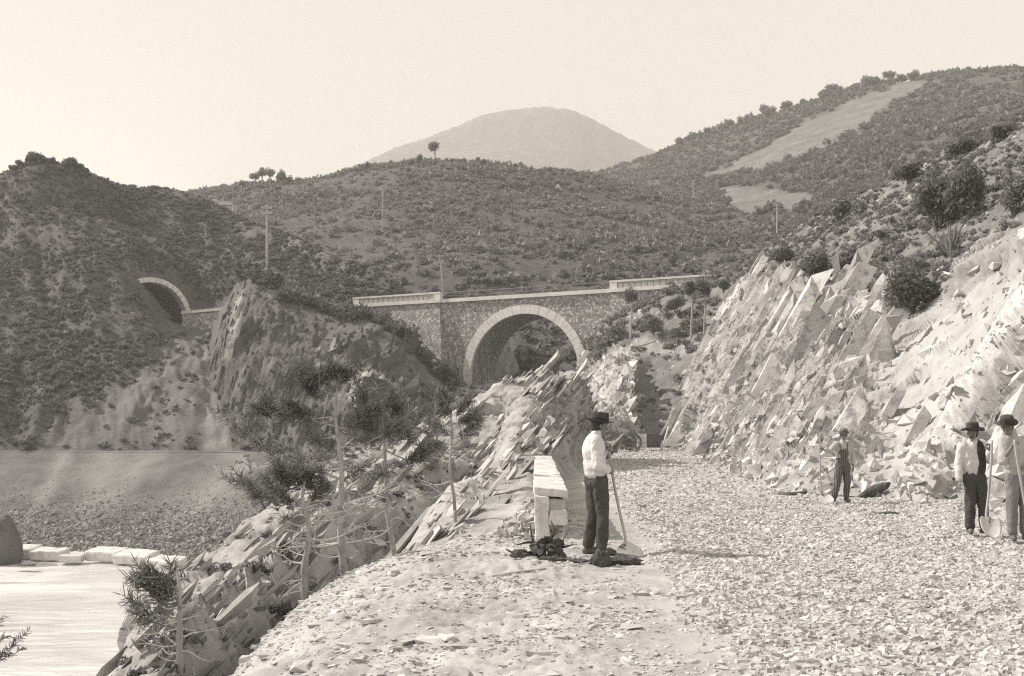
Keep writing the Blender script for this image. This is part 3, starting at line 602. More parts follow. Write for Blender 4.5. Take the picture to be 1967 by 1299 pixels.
r3 = [(1424, 524, 72), (1440, 536, 67), (1470, 552, 60), (1520, 563, 51), (1580, 563, 45), (1640, 562, 42), (1700, 566, 40), (1760, 570, 39), (1830, 540, 37), (1900, 506, 35), (1985, 470, 32), (2190, 410, 27), (2600, 300, 20)]
r4 = [(1432, 514, 80), (1474, 496, 74), (1524, 498, 66), (1584, 498, 58), (1640, 490, 53), (1700, 484, 51), (1760, 474, 49), (1830, 452, 47), (1900, 436, 44.5), (1967, 424, 42), (2080, 395, 39), (2280, 330, 35), (2650, 240, 30)]
r5 = [(1452, 506, 95), (1504, 468, 90), (1564, 418, 85), (1644, 376, 76), (1724, 342, 70), (1800, 306, 64), (1880, 268, 60), (1967, 228, 56), (2060, 190, 54), (2160, 150, 52), (2280, 110, 50), (2450, 60, 47), (2700, 0, 43)]
back = [W4(*(P(*q)+np.array([9, 14, -1]))) for q in r5]
p = loft([base, r1, r2, r3, r4, r5, back], 350, 860); q = p.Q; u, v = U(p)
smoothz = soft(u, v, [(1660, 640), (1760, 560), (1990, 470), (2300, 470), (2100, 700), (1950, 800), (1780, 960), (1640, 950), (1690, 760)], 40, 30)
veg = np.clip(soft(u, v, [(1432, 530), (1490, 560), (1600, 560), (1690, 600), (1800, 585), (1812, 520), (1880, 480), (1990, 440), (2700, 200), (2700, -200), (1400, -200)], 12, 26), 0, 1)*np.where(p.r > .3, 1, 0)
edge = np.clip(p.r*14, 0, 1)
rough = edge*(1-.8*smoothz)*(1-.75*veg)
BN, BA = (.30, .91, -.28), (.50, .08, .86)
fd = np.clip(30/q[..., 1], .35, 1)
d = .9*blocks(q, BN, BA, (1.8, 7.0, 2.8), .9, .9, bias=.8)+.25*blocks(q, BN, BA, (.6, 3.0, 1.1), .5, 1.0, seed=3, bias=.6)
pdisp(p, rough*d*np.clip(q[..., 1]/40, .55, 1.15)+edge*(.55*fbm(q*.28, 3)+.16*fbm(q*1.5, 4)+.05*fbm(q*5, 2)))
u, v = U(p)
# long pale bed with an undercut to its right
bed = [(2060, 500), (1967, 590), (1900, 700), (1840, 810), (1765, 950)]
sd_ = seg_dist(np.stack([u, v], -1), bed); lf = np.where(p.r < .6, 1, 0)
right = u > np.interp(v, [500, 590, 700, 810, 950], [2060, 1967, 1900, 1840, 1765])
pdisp(p, lf*(.45*np.clip(1-sd_/22, 0, 1)-np.where(right, 1, 0)*.6*np.clip((sd_-18)/12, 0, 1)*np.clip(1-(sd_-60)/60, 0, 1)*(1-veg)))
lump = blocks(q, (.3, .85, -.4), (.5, -.3, .8), (.5, 1.1, .8), .3, .9, seed=8)
pdisp(p, lf*np.where(right, 1, 0)*np.clip((sd_-20)/20, 0, 1)*(1-veg)*.15*lump*edge)
over = soft(u, v, [(1825, 520), (1880, 470), (1990, 430), (2300, 330), (2300, 370), (1990, 480), (1890, 510), (1840, 545)], 8, 12)*np.where(p.r < .75, 1, 0)
pdisp(p, over*.3)
u, v = U(p)
pale = np.clip(np.clip(1.2-sd_/24, 0, 1)*lf*(1-veg)+.45*soft(u, v, [(1665, 700), (1800, 600), (1967, 500), (1990, 560), (1880, 680), (1780, 900), (1690, 920)], 30, 50)+.8*soft(u, v, [(1425, 520), (1445, 530), (1400, 600), (1350, 690), (1345, 640)], 8, 12, 2), 0, 1)
pale = np.maximum(pale, .8*soft(u, v, [(1470, 590), (1500, 560), (1490, 600), (1440, 650), (1425, 660)], 6, 10, 4))
p.veg = np.clip(veg-.85*soft(u, v, [(1480, 580), (1560, 540), (1680, 512), (1670, 530), (1560, 570), (1500, 590)], 5, 12)-.5*over, 0, 1)
an = np.stack([q@unit_(BN)/.5, q@unit_(BA)/4.5, q@unit_(np.cross(BN, BA))/1.6], -1)
dark = np.clip(fbm(an+4, 4)*3.2-.55, 0, .75)*(1-.85*smoothz)*(1-pale)
soilpatch = np.clip(fbm(q*.45+3, 4)*2.2-.35, 0, .55)
p.edge = edge
pbuild(p, 'cliff', M['cut'], attrs={'pale': pale, 'veg': p.veg*(1-soilpatch), 'dark': dark}); PAT['cut'] = p
u, v = U(p); fw_ = np.clip(rough-.1, 0, 1)*np.where(q[..., 1] < 75, 1, 0)*(1-.9*np.clip(1.3-sd_/22, 0, 1)*lf)*np.where(u < 2250, 1, 0)*np.clip(1.25-p.r*1.1, 0, 1)*(1-veg)**2*np.clip((.66-p.r)*8, 0, 1)*(1-soft(u, v, [(1790, 600), (1830, 510), (1880, 440), (1990, 390), (2400, 250), (2400, 420), (1990, 560), (1880, 590)], 10))*(1-.8*smoothz)
flakes('cliff', p, 380, fw_*np.clip(q[..., 1]/40, .4, 1)*np.clip((.44-p.r)*10, 0, 1), BN, BA, (.36, 5.0, 1.3), M['flake'], .06, .84)
flakes('cliff', p, 1100, fw_*np.clip(q[..., 1]/40, .4, 1), BN, BA, (.34, 4.0, .75), M['flake'], .06, .78)
flakes('cliff', p, 5200, fw_*np.clip(50/q[..., 1], .5, 2), BN, BA, (.18, 2.3, .42), M['flake'], .08, .68)
flakes('cliff', p, 8000, fw_*np.clip(40/q[..., 1], .3, 2), BN, BA, (.09, .95, .22), M['flake'], .17, .38)
rt = np.where(right, 1, 0)*lf*(1-veg)*np.clip((sd_-22)/10, 0, 1)*edge*np.where((u < 2200) & (v > 560), 1, 0)
flakes('cliff', p, 420, rt, (.3, .85, -.4), (.5, -.2, .8), (.3, 1.0, .6), M['flake'], .25, .2)
flakes('cliff', p, 900, rt, (.3, .85, -.4), (.5, -.2, .8), (.14, .5, .3), M['flake'], .3, .1)
flakes('cliff', p, 700, smoothz*edge*(1-veg)*np.where(u < 2200, 1, 0), BN, BA, (.12, .4, .25), M['flake'], .4, .5)
flakes('cliff', p, 900, np.clip(p.veg*(p.r < .75)*np.clip(fbm(q*.5+3, 3)*3, 0, 1), 0, 1)*np.where(u < 2200, 1, 0), BN, BA, (.16, .6, .4), M['flake'], .3, .3)

# road bed: height field on the ground ---------------------------------------------------------
ys = 2.5*np.exp(np.linspace(0, math.log(74/2.5), 520)); xs = np.concatenate([np.linspace(-3.2, 4, 260), np.linspace(4.04, 16, 190)])
X, Y = np.meshgrid(xs, ys)
brow = np.interp(Y, [2, 8.6, 12.2, 14.5, 16, 17.5, 20, 26, 40, 80], [-2.0, -2.25, -2.35, -2.2, -1.5, -.5, -.1, .2, .8, 1.8])
def road_z(X, Y):
    brow = np.interp(Y, [2, 8.6, 12.2, 14.5, 16, 17.5, 20, 26, 40, 80], [-2.0, -2.25, -2.35, -2.2, -1.5, -.5, -.1, .2, .8, 1.8])
    x2 = np.clip((X-1.2)/5, 0, 1); bank = np.clip((X-7.8)/2, 0, 1.5)*np.clip((30-Y)/12, 0, 1)
    e = X-brow
    return -0.02-.16*x2*np.clip((Y-9)/6, 0, 1)*np.clip((40-Y)/20, 0, 1)+.35*bank-.55*np.clip(1.5-e, 0, 4)**1.5*.42-np.clip(-e, 0, 9)*1.0+.03*np.clip((Y-40)/20, 0, 1)
Z = road_z(X, Y)
q = np.stack([X, Y, X*0], -1)
ball = np.clip((X-np.interp(Y, [2, 6.9, 11.7, 18, 38, 66], [1.6, 1.25, 1.5, 1.9, 2.5, 3.0])-.35*fbm(q*.5, 3))*2.5, 0, 1)
lefty = np.clip((1.3-X)*1.2, 0, 1)
Z += .05*fbm(q*.7, 3)+ball*(.055+.03*fbm(q*5, 2))+lefty*(.08*fbm(q*1.6+4, 4)+.05*np.maximum(fbm(q*4.5, 3, ridged=True), 0)+.03*fbm(q*12, 2))
Z += np.where(Y < 34, .10*np.clip(fbm(q*.9+8, 3), 0, 1)*np.clip((X-5.5)/1.5, 0, 1), 0)
p = Patch(); p.Q = np.stack([X, Y, Z], -1); p.nr, p.nc = X.shape; p.N = orient(p.Q); p.r = X*0; p.ball = ball; p.brow = brow
pbuild(p, 'road', M['dirt'], attrs={'ball': ball}); PAT['road'] = p
def gz(x, y):
    return float(p_road_z(x, y))
def p_road_z(x, y):
    pr = PAT['road']; i = np.argmin(abs(ys-y)); j = np.argmin(abs(xs-x)); return pr.Q[i, j, 2]

# rock outcrop beside the wall --------------------------------------------------------------------
sil = [(740, 1100, 16.5), (772, 1076, 18), (805, 1008, 21), (880, 930, 25), (958, 890, 29), (985, 832, 34), (1012, 782, 38), (1060, 742, 42), (1108, 734, 44), (1124, 780, 46), (1132, 840, 47)]
mid = [(760, 1104, 16.2), (800, 1074, 17), (850, 1020, 19), (920, 960, 22), (985, 905, 27), (1015, 860, 32.5), (1040, 825, 36), (1070, 800, 39.5), (1105, 790, 42.5), (1122, 820, 45), (1134, 855, 47)]
bot = [(790, 1105, 15.6), (840, 1080, 15.9), (900, 1066, 16), (970, 1050, 16.4), (1022, 985, 19), (1034, 925, 25), (1050, 895, 31), (1080, 884, 36), (1108, 878, 41), (1124, 872, 45), (1136, 868, 48)]
low = [W4(*(P(*q)+np.array([.5, -.2, -.6]))) for q in bot]
back = [W4(*(P(*q)+np.array([-.9, 1.6, -2.0]))) for q in sil]; back2 = [W4(*(P(*q)+np.array([-2.5, 4, -5.5]))) for q in sil]
p = loft([back2, back, sil, mid, bot, low], 230, 520); q = p.Q
f = np.clip((p.r-.2)*5, .35, 1)*np.clip((.97-p.r)*4, 0, 1)
pdisp(p, f*((.2*blocks(q, (.72, .3, -.62), (.62, .25, .72), (.9, 4.5, 2.0), .5, .9, seed=2))*np.clip(q[..., 1]/30, .5, 1.2)+.18*fbm(q*.6, 4)+np.clip((q[..., 1]-28)/8, 0, 1)*(.35*fbm(np.stack([q[..., 0]*.5+q[..., 2]*.9, q[..., 1]*1.4, q[..., 2]*.9-q[..., 0]*.6], -1), 4, ridged=True)+.12*fbm(q*3, 3))+.06*fbm(q*3, 3)))
u, v = U(p)
pale = np.clip(np.clip(1-seg_dist(np.stack([u, v], -1), [(780, 1070), (890, 930), (965, 890), (1010, 800), (1060, 760)])/26, 0, 1)*.8+soft(u, v, [(950, 985), (1020, 930), (1030, 1040), (950, 1045)], 20, 20)*.8, 0, 1)
pbuild(p, 'rock_outcrop', M['fore'], attrs={'pale': pale}); PAT['rock1'] = p
RN, RA = (.74, .12, -.66), (.60, .30, .74)
fw_ = np.where((p.r > .25) & (p.r < .93) & (q[..., 0] < np.interp(q[..., 1], [15, 22, 30, 34], [-.75, -.5, .5, 9])), 1, 0)*1.0
flakes('rock_outcrop', p, 150, fw_, RN, RA, (.22, 2.6, 1.2), M['foreflake'], .06, .9)
flakes('rock_outcrop', p, 800, fw_, RN, RA, (.12, 2.0, .6), M['foreflake'], .05, .9)
flakes('rock_outcrop', p, 500, fw_*np.where(q[..., 1] > 30, 1, 0), (.3, .85, -.4), RA, (.10, 1.1, .45), M['foreflake'], .1, .8)
flakes('rock_outcrop', p, 600, fw_*np.clip(20/q[..., 1], .3, 2), RN, RA, (.06, .5, .22), M['foreflake'], .12, .7)

sil = [(700, 905, 56), (770, 850, 58), (845, 800, 61), (890, 775, 64), (950, 745, 66), (1000, 728, 68), (1046, 716, 69), (1066, 745, 70), (1090, 790, 70)]
bot = [(740, 975, 50), (800, 930, 51), (870, 900, 52), (920, 890, 53), (970, 885, 54), (1010, 880, 56), (1050, 870, 58), (1080, 868, 61), (1100, 866, 64)]
mid = [((a[0]+b_[0])/2-6, (a[1]+b_[1])/2-14, (a[2]+b_[2])/2) for a, b_ in zip(sil, bot)]
back = [W4(*(P(*q)+np.array([-2, 5, -5]))) for q in sil]
p = loft([back, sil, mid, bot], 130, 170); q = p.Q
pdisp(p, np.clip((p.r-.2)*5, .3, 1)*(0.5*blocks(q, (.72, .1, -.66), (.62, .1, .72), (1.4, 6, 3), .8, .9)+.5*fbm(q*.4, 4)+.12*fbm(q*1.8, 3)))
u, v = U(p); pale = np.clip(1-seg_dist(np.stack([u, v], -1), [(850, 805), (950, 752), (1048, 722)])/16, 0, 1)*.6
pbuild(p, 'rock_outcrop', M['fore'], attrs={'pale': pale}); PAT['rock2'] = p
flakes('rock_outcrop', p, 260, np.where(p.r > .25, 1, 0)*1.0, RN, RA, (.36, 5, 2.2), M['foreflake'], .05, .93)
flakes('rock_outcrop', p, 420, np.where(p.r > .25, 1, 0)*1.0, RN, RA, (.16, 2.3, .7), M['foreflake'], .05, .92)

# shore slope below the brow -------------------------------------------------------------------
r0 = [W4(-1.5, 4.5, -.6), W4(-1.9, 8.6, -.75), W4(-2.0, 12.2, -.9), W4(-1.9, 14.6, -.9), W4(-1.2, 16.6, -.85), W4(-.3, 18.4, -.8), W4(-.2, 21, -1.0), W4(.1, 27, -1.0), W4(.6, 36, -1.0), W4(1.2, 46, -.8)]
ra = [W4(-2.5, 4.0, -1.0), W4(-2.75, 8.2, -1.15), W4(-2.9, 12.4, -1.6), W4(-2.9, 15.8, -2.4), W4(-2.2, 18.6, -2.6), W4(-1.5, 21, -2.7), W4(-1.6, 24, -2.9), W4(-1.5, 30, -3.0), W4(-1.0, 39, -2.6), W4(-.6, 49, -2.2)]
rb = [(200, 1450, 9), (395, 1260, 12), (480, 1180, 15), (560, 1105, 19), (640, 1030, 24), (715, 965, 29), (780, 930, 34), (830, 900, 40), (880, 880, 47), (920, 868, 54)]
rab = [(230, 1450, 8.8), (420, 1275, 11.8), (515, 1200, 14.7), (600, 1150, 18.5), (690, 1112, 23.2), (772, 1085, 27.9), (850, 1035, 32.6), (885, 962, 39), (900, 905, 46.4), (932, 875, 53.4)]
rc_ = [(150, 1500, 11), (320, 1300, 16), (400, 1200, 21), (470, 1115, 27), (545, 1035, 33), (620, 975, 39), (690, 935, 45), (750, 905, 51), (800, 885, 57), (840, 868, 62)]
rd_ = [(60, 1560, 13), (245, 1265, 24), (290, 1185, 29), (345, 1110, 36), (410, 1068, 42), (470, 1020, 48), (525, 975, 54), (590, 925, 60), (650, 895, 66), (720, 866, 72)]
re_ = [W4(*(P(*q)+np.array([-3.0, 2.5, -5.0]))) for q in rd_]
p = loft([r0, ra, rab, rb, rc_, rd_, re_], 420, 560); q = p.Q
f = np.clip(p.r*7, 0, 1)
pdisp(p, f*(.5*blocks(q, (.74, -.16, -.62), (.6, .3, .74), (1.3, 9, 3.6), .9, 1.0)*np.clip((q[..., 1]-6)/18, .15, 1.4)+.55*fbm(q*.35, 4)+.20*fbm(q*1.4, 4)+.30*np.exp(-((p.r-.33)/.14)**2)*fbm(q*.9+7, 4, ridged=True)+.04*fbm(q*6, 2)))
u, v = U(p)
rib = np.clip(1-seg_dist(np.stack([u, v], -1), [(360, 1290), (470, 1190), (560, 1110), (630, 1030), (690, 950)])/15, 0, 1)
pdisp(p, .6*rib*f, (-.3, 0, .9))
pale = np.clip(.7*rib+np.clip(fbm(q*.8+3, 4)*2-.5, 0, .5), 0, 1)
p.pale = pale
pbuild(p, 'slope', M['fore'], attrs={'pale': pale}); PAT['shore'] = p
u, v = U(p); fw_ = np.where((p.r > .06) & (p.r < .92), 1, 0)*np.clip(1.0, 0, 1)*np.where((v < 1400) & (q[..., 1] > 7), 1, 0)
SN, SA = (.74, -.10, -.66), (.60, .34, .72)
gw = 1-.8*soft(u, v, [(575, 1150), (650, 1020), (720, 955), (790, 925), (900, 930), (860, 1060), (740, 1110), (650, 1160)], 12); fw_ = fw_*gw
flakes('slope', p, 420, fw_*np.clip((q[..., 1]-17)/16, 0, 1), SN, SA, (.4, 3.2, 1.1), M['foreflake'], .07, .85)
flakes('slope', p, 2100, fw_*np.clip((q[..., 1]-10)/10, .05, 1), SN, SA, (.15, 2.2, .55), M['foreflake'], .07, .82)
flakes('slope', p, 3000, fw_*np.clip(22/q[..., 1], .3, 2), SN, SA, (.08, .7, .28), M['foreflake'], .18, .5)
# ------------------------------------------------------------------ stones of the ballast (stuff)
def stuff(name, V, Fc, mat, label=None):
    o = npmesh(name, V, Fc, mat); tag(o, kind='stuff')
    if label: tag(o, label)
    return o
pr = PAT['road']
def road_pts(n, wt, ymin, ymax):
    m = wt*((pr.Q[..., 1] > ymin) & (pr.Q[..., 1] < ymax))
    vis = np.abs(pr.Q[..., 0]) < pr.Q[..., 1]*.52+2.6
    return psample(pr, n, np.clip(m*vis, 0, None)+1e-9)[0]
pos, scl = [], []
for n, y0, y1, s0, s1 in ((34000, 4, 13, .010, .034), (30000, 13, 24, .015, .038), (17000, 24, 70, .026, .06)):
    q = road_pts(n, pr.ball, y0, y1); s = R.uniform(s0, s1, n)*np.where(R.random(n) < .1, 1.35, 1); q[:, 2] += s*R.uniform(-.35, .25, n); pos.append(q); scl.append(s)
pos = np.concatenate(pos); scl = np.concatenate(scl)
V, Fc = bake(CHUNKS, pos, scl*R.uniform(.9, 1.35, len(scl)), tilt=flatrot(len(pos), .33))
stuff('ballast', V, Fc, M['stone'], 'loose broken stone ballast spread over the road bed')
clod = np.clip((1.5-pr.Q[..., 0])*2, 0.04, 1)*np.clip(.25+1.3*fbm(pr.Q*.8, 3), .06, 1.4)
pos, scl = [], []
for n, y0, y1, s0, s1 in ((14000, 5, 11, .006, .026), (13000, 11, 22, .009, .04), (1000, 5, 18, .03, .085)):
    q = road_pts(n, clod, y0, y1); s = s0+(s1-s0)*R.random(n)**2; q[:, 2] += s*R.uniform(-.2, .3, n); pos.append(q); scl.append(s)
pos = np.concatenate(pos); scl = np.concatenate(scl)
sc3 = scl[:, None]*np.stack([R.uniform(.9, 1.5, len(scl)), R.uniform(.8, 1.2, len(scl)), R.uniform(.35, .75, len(scl))], -1)
V, Fc = bake(CHUNKS, pos, sc3)
stuff('rubble', V, Fc, M['stone'], 'loose clods and chips lying on the trodden earth')
# talus at the foot of the cutting
p = PAT['cut']; u, v = U(p)
wt = np.clip((.10-p.r)*12, 0, 1)*np.where((p.Q[..., 1] < 62) & (p.Q[..., 0] < p.Q[..., 1]*.5), 1, 0)+.05*np.where((p.r < .45) & (p.Q[..., 1] < 45), 1, 0)*(1-p.veg)
n = 2600; q, nn = psample(p, n, wt+1e-9); s = .04+.2*R.random(n)**3
V, Fc = bake(CHUNKS, q, s, tilt=randrot(n)); stuff('rubble', V, Fc, M['stone'], 'fallen stones at the foot of the rock cutting')
# scree on the embankment, coarser lower down
p = PAT['emb']; u, v = U(p)
wt = np.clip((v-895)/120, .3, 1)**2*np.where(p.r > .22, 1, 0)*np.where((u > -60) & (u < 720), 1, 0)*(1-.6*0)
n = 20000; q, nn = psample(p, n, wt+1e-9); vv = uv(q)[1]; s = (.04+.13*R.random(n)**3)*np.clip((vv-860)/150, .35, 1.25)
V, Fc = bake(CHUNKS, q, s*1.0, tilt=randrot(n)); stuff('scree', V, Fc, M['screestone'], 'loose scree lying on the embankment slope')

# ------------------------------------------------------------------ scrub on the hills (stuff)
M['leaf'] = leafmat('scrub_leaves', .19, .28, .25)
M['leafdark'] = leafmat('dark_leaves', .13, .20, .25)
M['leaffar'] = leafmat('far_leaves', .15, .22, .25)
M['needle'] = leafmat('pine_needles', .14, .24)
M['grey'] = leafmat('dry_leaves', .2, .34)
M['bark'] = matl('pine_bark', .28, .48, 6, 8, bump=.8, bdist=.02, bscale=22, stretch=(1, 1, .35), layers=[('noise', 14, .12, .58, .7, .7)])
M['deadwood'] = matl('dead_wood', .46, .62, 8, 6, bump=.4, bdist=.01, bscale=40)
BUSH = [leafcloud(70, .13, (1, 1, .75), 6, k) for k in range(6)]
BUSHF = [leafcloud(34, .2, (1, 1, .75), 5, 20+k) for k in range(6)]
BUSHN = [leafcloud(260, .065, (1, 1, .8), 8, 40+k) for k in range(5)]
def scrub(p, n, s0, s1, wt, protos, mat, label, name='scrub', sink=.15):
    q, nn = psample(p, n, wt+1e-12); s = s0+(s1-s0)*R.random(n)**1.6; q = q+np.array([0, 0, 1])*(s*sink)[:, None]
    V, Fc = bake(protos, q, s); return stuff(name, V, Fc, mat, label)
p = PAT['chill']; u, v = U(p)
cl = np.clip(.35+1.5*fbm(p.Q*.05, 4)+.5*fbm(p.Q*.25, 2), .08, 1.5)
on = np.where((u > 250) & (u < 1620) & (p.r > .09) & (v < 770), 1, 0)
scrub(p, 14000, .5, 2.0, cl*on*(1-p.bare), BUSHF, M['leaf'], 'low evergreen scrub covering the central hill')
scrub(p, 15000, .2, .75, (cl+.3)*on, BUSHF, M['leaf'], 'knee high growth between the bushes of the central hill')
p = PAT['rhill']; u, v = U(p)
on = np.where((u > 1060) & (u < 2100) & (p.r > .12) & (v < 470), 1, 0)*(1-np.clip(p.bare*1.4, 0, 1))
scrub(p, 8000, 1.1, 3.2, np.clip(.5+fbm(p.Q*.03, 4), .1, 1.4)*on, BUSHF, M['leaffar'], 'low scrub covering the far right hillside')
p = PAT['lhill']; u, v = U(p)
on = np.where((u > -100) & (p.r > .10) & (v < 862), 1, 0)*(1-np.clip(p.bare*1.6, 0, 1))*(1-.75*p.spoil)
on = on*(1-soft(u, v, [(262, 525), (345, 525), (375, 570), (445, 585), (445, 640), (300, 640), (262, 560)], 6))
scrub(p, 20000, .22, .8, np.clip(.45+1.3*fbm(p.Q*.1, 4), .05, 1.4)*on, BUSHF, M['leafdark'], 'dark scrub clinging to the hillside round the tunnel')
p = PAT['butt']; u, v = U(p)
crest_ = np.clip((.40-p.r)/.16, 0, 1)*np.where((u > 470) & (p.r > .1), 1, 0)
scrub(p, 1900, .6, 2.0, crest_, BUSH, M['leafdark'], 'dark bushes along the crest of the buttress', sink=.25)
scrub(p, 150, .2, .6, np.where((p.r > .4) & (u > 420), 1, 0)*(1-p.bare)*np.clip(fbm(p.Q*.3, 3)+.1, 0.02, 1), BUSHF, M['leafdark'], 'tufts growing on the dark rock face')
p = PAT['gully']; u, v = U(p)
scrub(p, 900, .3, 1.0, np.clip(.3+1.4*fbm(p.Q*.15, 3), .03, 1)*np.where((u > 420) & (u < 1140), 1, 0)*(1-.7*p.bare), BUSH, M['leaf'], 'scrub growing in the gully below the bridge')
p = PAT['mbank']; u, v = U(p)
scrub(p, 520, .3, 1.05, (1-np.clip(p.rk*1.5, 0, 1))*np.where((v < 680), 1, .06)*np.where(u < 1460, 1, 0), BUSH, M['leaf'], 'scrub on the bank beside the bridge end')
scrub(p, 160, .15, .4, np.where(v > 680, 1, 0)*np.where((u < 1460) & (v < 850), 1, 0)*(1-p.rk*.9), BUSH, M['leaf'], 'tufts on the shaded bank behind the cart')
p = PAT['cut']; u, v = U(p)
on = p.veg*np.where((u > 1380) & (u < 2150) & (p.r > .35), 1, 0)
scrub(p, 7500, .10, .45, np.clip(.45+1.2*fbm(p.Q*.3, 4), .03, 1.2)*on, BUSH, M['leaf'], 'low scrub growing above the rock cutting')
scrub(p, 2600, .05, .16, np.clip(.5+fbm(p.Q*.5+4, 3), .1, 1.2)*on, BUSH, M['grey'], 'dry grass tufts above the rock cutting', name='dry_grass')
scrub(p, 420, .25, .65, on*np.where(p.r > .72, 1, 0)*np.clip(fbm(p.Q*.16+9, 3)*3, 0, 1), BUSHN, M['leaf'], 'taller bushes scattered up the slope above the cutting')
p = PAT['shore']; u, v = U(p)
scrub(p, 900, .10, .42, np.clip(fbm(p.Q*.3, 4)*2, 0.05, 1)*np.where((p.r > .15) & (p.r < .85), 1, 0)*(1-p.pale), BUSH, M['leafdark'], 'low plants between the shore rocks')
q, nn = psample(PAT['shore'], 1200, np.where((p.r < .6), 1, 0)+.1); V, Fc = bake(CHUNKS, q, .03+.2*R.random(1200)**3, tilt=randrot(1200))
stuff('rubble', V, Fc, M['stone'], 'loose rock debris on the shore slope')

# ------------------------------------------------------------------ single far trees
def fartree(name, h, w, seed, umbrella=True, label='', group=None, mat='leaffar'):
    r = np.random.default_rng(seed); root = empty(name)
    tag(root, label, 'tree', group)
    b = MB(); lean = r.uniform(-.12, .12); tp = [(0, 0, -h*.15), (lean*h*.3, 0, h*.3), (lean*h*.8, r.uniform(-.05, .05)*h, h*.85)]
    b.tube(tp, [h*.035, h*.028, h*.012], 5)
    for k in range(4):
        a = r.uniform(0, 6.28); z = h*r.uniform(.45, .7); b.tube([(lean*z, 0, z), (lean*z+math.cos(a)*w*.35, math.sin(a)*w*.35, z+h*.12)], [h*.014, h*.006], 4)
    b.build('trunk', M['bark'], root)
    V, Fc = leafcloud(620, .034*w+.06, (w*.5, w*.5, h*(.36 if umbrella else .5)), 9, seed)
    V = V+np.array([lean*h*.8, 0, h*(.58 if umbrella else .42)])
    npmesh('crown', V, Fc, M[mat], root)
    return root
def place_on(p, root, u, v, first, dz=0.0, sc=1.0, rz=0.0):
    q = find(p, u, v); loc = (q[0], q[1], q[2]+dz)
    if first: root.location = loc; root.scale = (sc,)*3; root.rotation_euler = (0, 0, rz); return root
    return dup(root, loc, rz, sc)
G1 = 'pines along the right skyline'
kinds = [fartree('pine_tree', 8, 6.5, 101, True, 'umbrella pine standing on the ridge of the far right hill', G1), fartree('pine_tree', 7, 4.5, 102, False, 'bushy pine standing on the ridge of the far right hill', G1), fartree('pine_tree', 6, 6, 103, True, 'low spreading pine standing on the ridge of the far right hill', G1)]
used = [0, 0, 0]
p = PAT['rhill']; u, v = U(p)
ks = list(np.concatenate([np.linspace(1290, 1420, 15), np.linspace(1425, 1560, 14), np.linspace(1565, 1740, 24)]))
for k, uu_ in enumerate(ks):
    uu_ += R.uniform(-5, 5); vtop = np.interp(uu_, [1260, 1320, 1400, 1470, 1540, 1610, 1680, 1740], [292, 268, 243, 218, 198, 176, 160, 152])
    j = int(R.integers(0, 3)); q = crest(p, uu_); place_on(p, kinds[j], *uv(q+np.array([0, -R.uniform(0, 14), 0])), used[j] == 0, -1.3, R.uniform(.55, 1.0), R.uniform(0, 6.28)); used[j] += 1
# central skyline
p = PAT['chill']
t = fartree('pine_tree', 9.5, 6.5, 111, True, 'tall lone pine standing out on the central hilltop', mat='leafdark', ); q = crest(p, 838); t.location = q+np.array([0, -1, -.6]); t.scale = (.66,)*3
GC = 'small trees along the central hilltop'
a = fartree('pine_tree', 5, 3.4, 112, False, 'small round tree on the skyline of the central hill', GC, 'leafdark')
for k, (uu_, sc) in enumerate([(706, .62), (805, .75), (786, .42), (890, .5), (918, .6), (934, .5), (990, .42), (1058, .5), (1082, .5), (870, .45), (748, .4), (680, .35), (1118, .35), (655, .3)]):
    q = crest(p, uu_)+np.array([0, -1, -.4]); place_on(p, a, *uv(q), k == 0, -.2, sc*.95, k*1.3)
GL = 'clump of trees on the saddle'
a = fartree('pine_tree', 8, 5.5, 114, True, 'open crowned tree in the pale clump on the saddle', GL, 'grey'); b = fartree('pine_tree', 6, 5.5, 115, False, 'rounded tree in the pale clump on the saddle', GL, 'leaffar')
for k, (uu_, sc) in enumerate([(488, .62), (503, .78), (516, .72)]): place_on(p, a, *uv(crest(p, uu_)), k == 0, -.4, sc, k*2.1)
for k, (uu_, sc) in enumerate([(540, .78), (556, .5), (462, .5), (474, .4), (572, .35), (333, .5), (390, .35)]): place_on(p, b, *uv(crest(p, uu_)), k == 0, -.4, sc, k*1.7)
GH = 'dark bushes on the left summit'
a = fartree('bush', 2.6, 3.4, 116, False, 'dark bush on the rounded left summit', GH, 'leafdark'); a['category'] = 'bush'; p = PAT['lhill']
for k, (uu_, vv_) in enumerate([(70, 312), (58, 312), (84, 314), (132, 322), (140, 326), (36, 322), (20, 330), (150, 336), (100, 315), (165, 348)]): place_on(p, a, *uv(crest(p, uu_)), k == 0, -.4, [.8, .6, .55, .75, .55, .6, .5, .6, .5, .4][k], k*1.1)

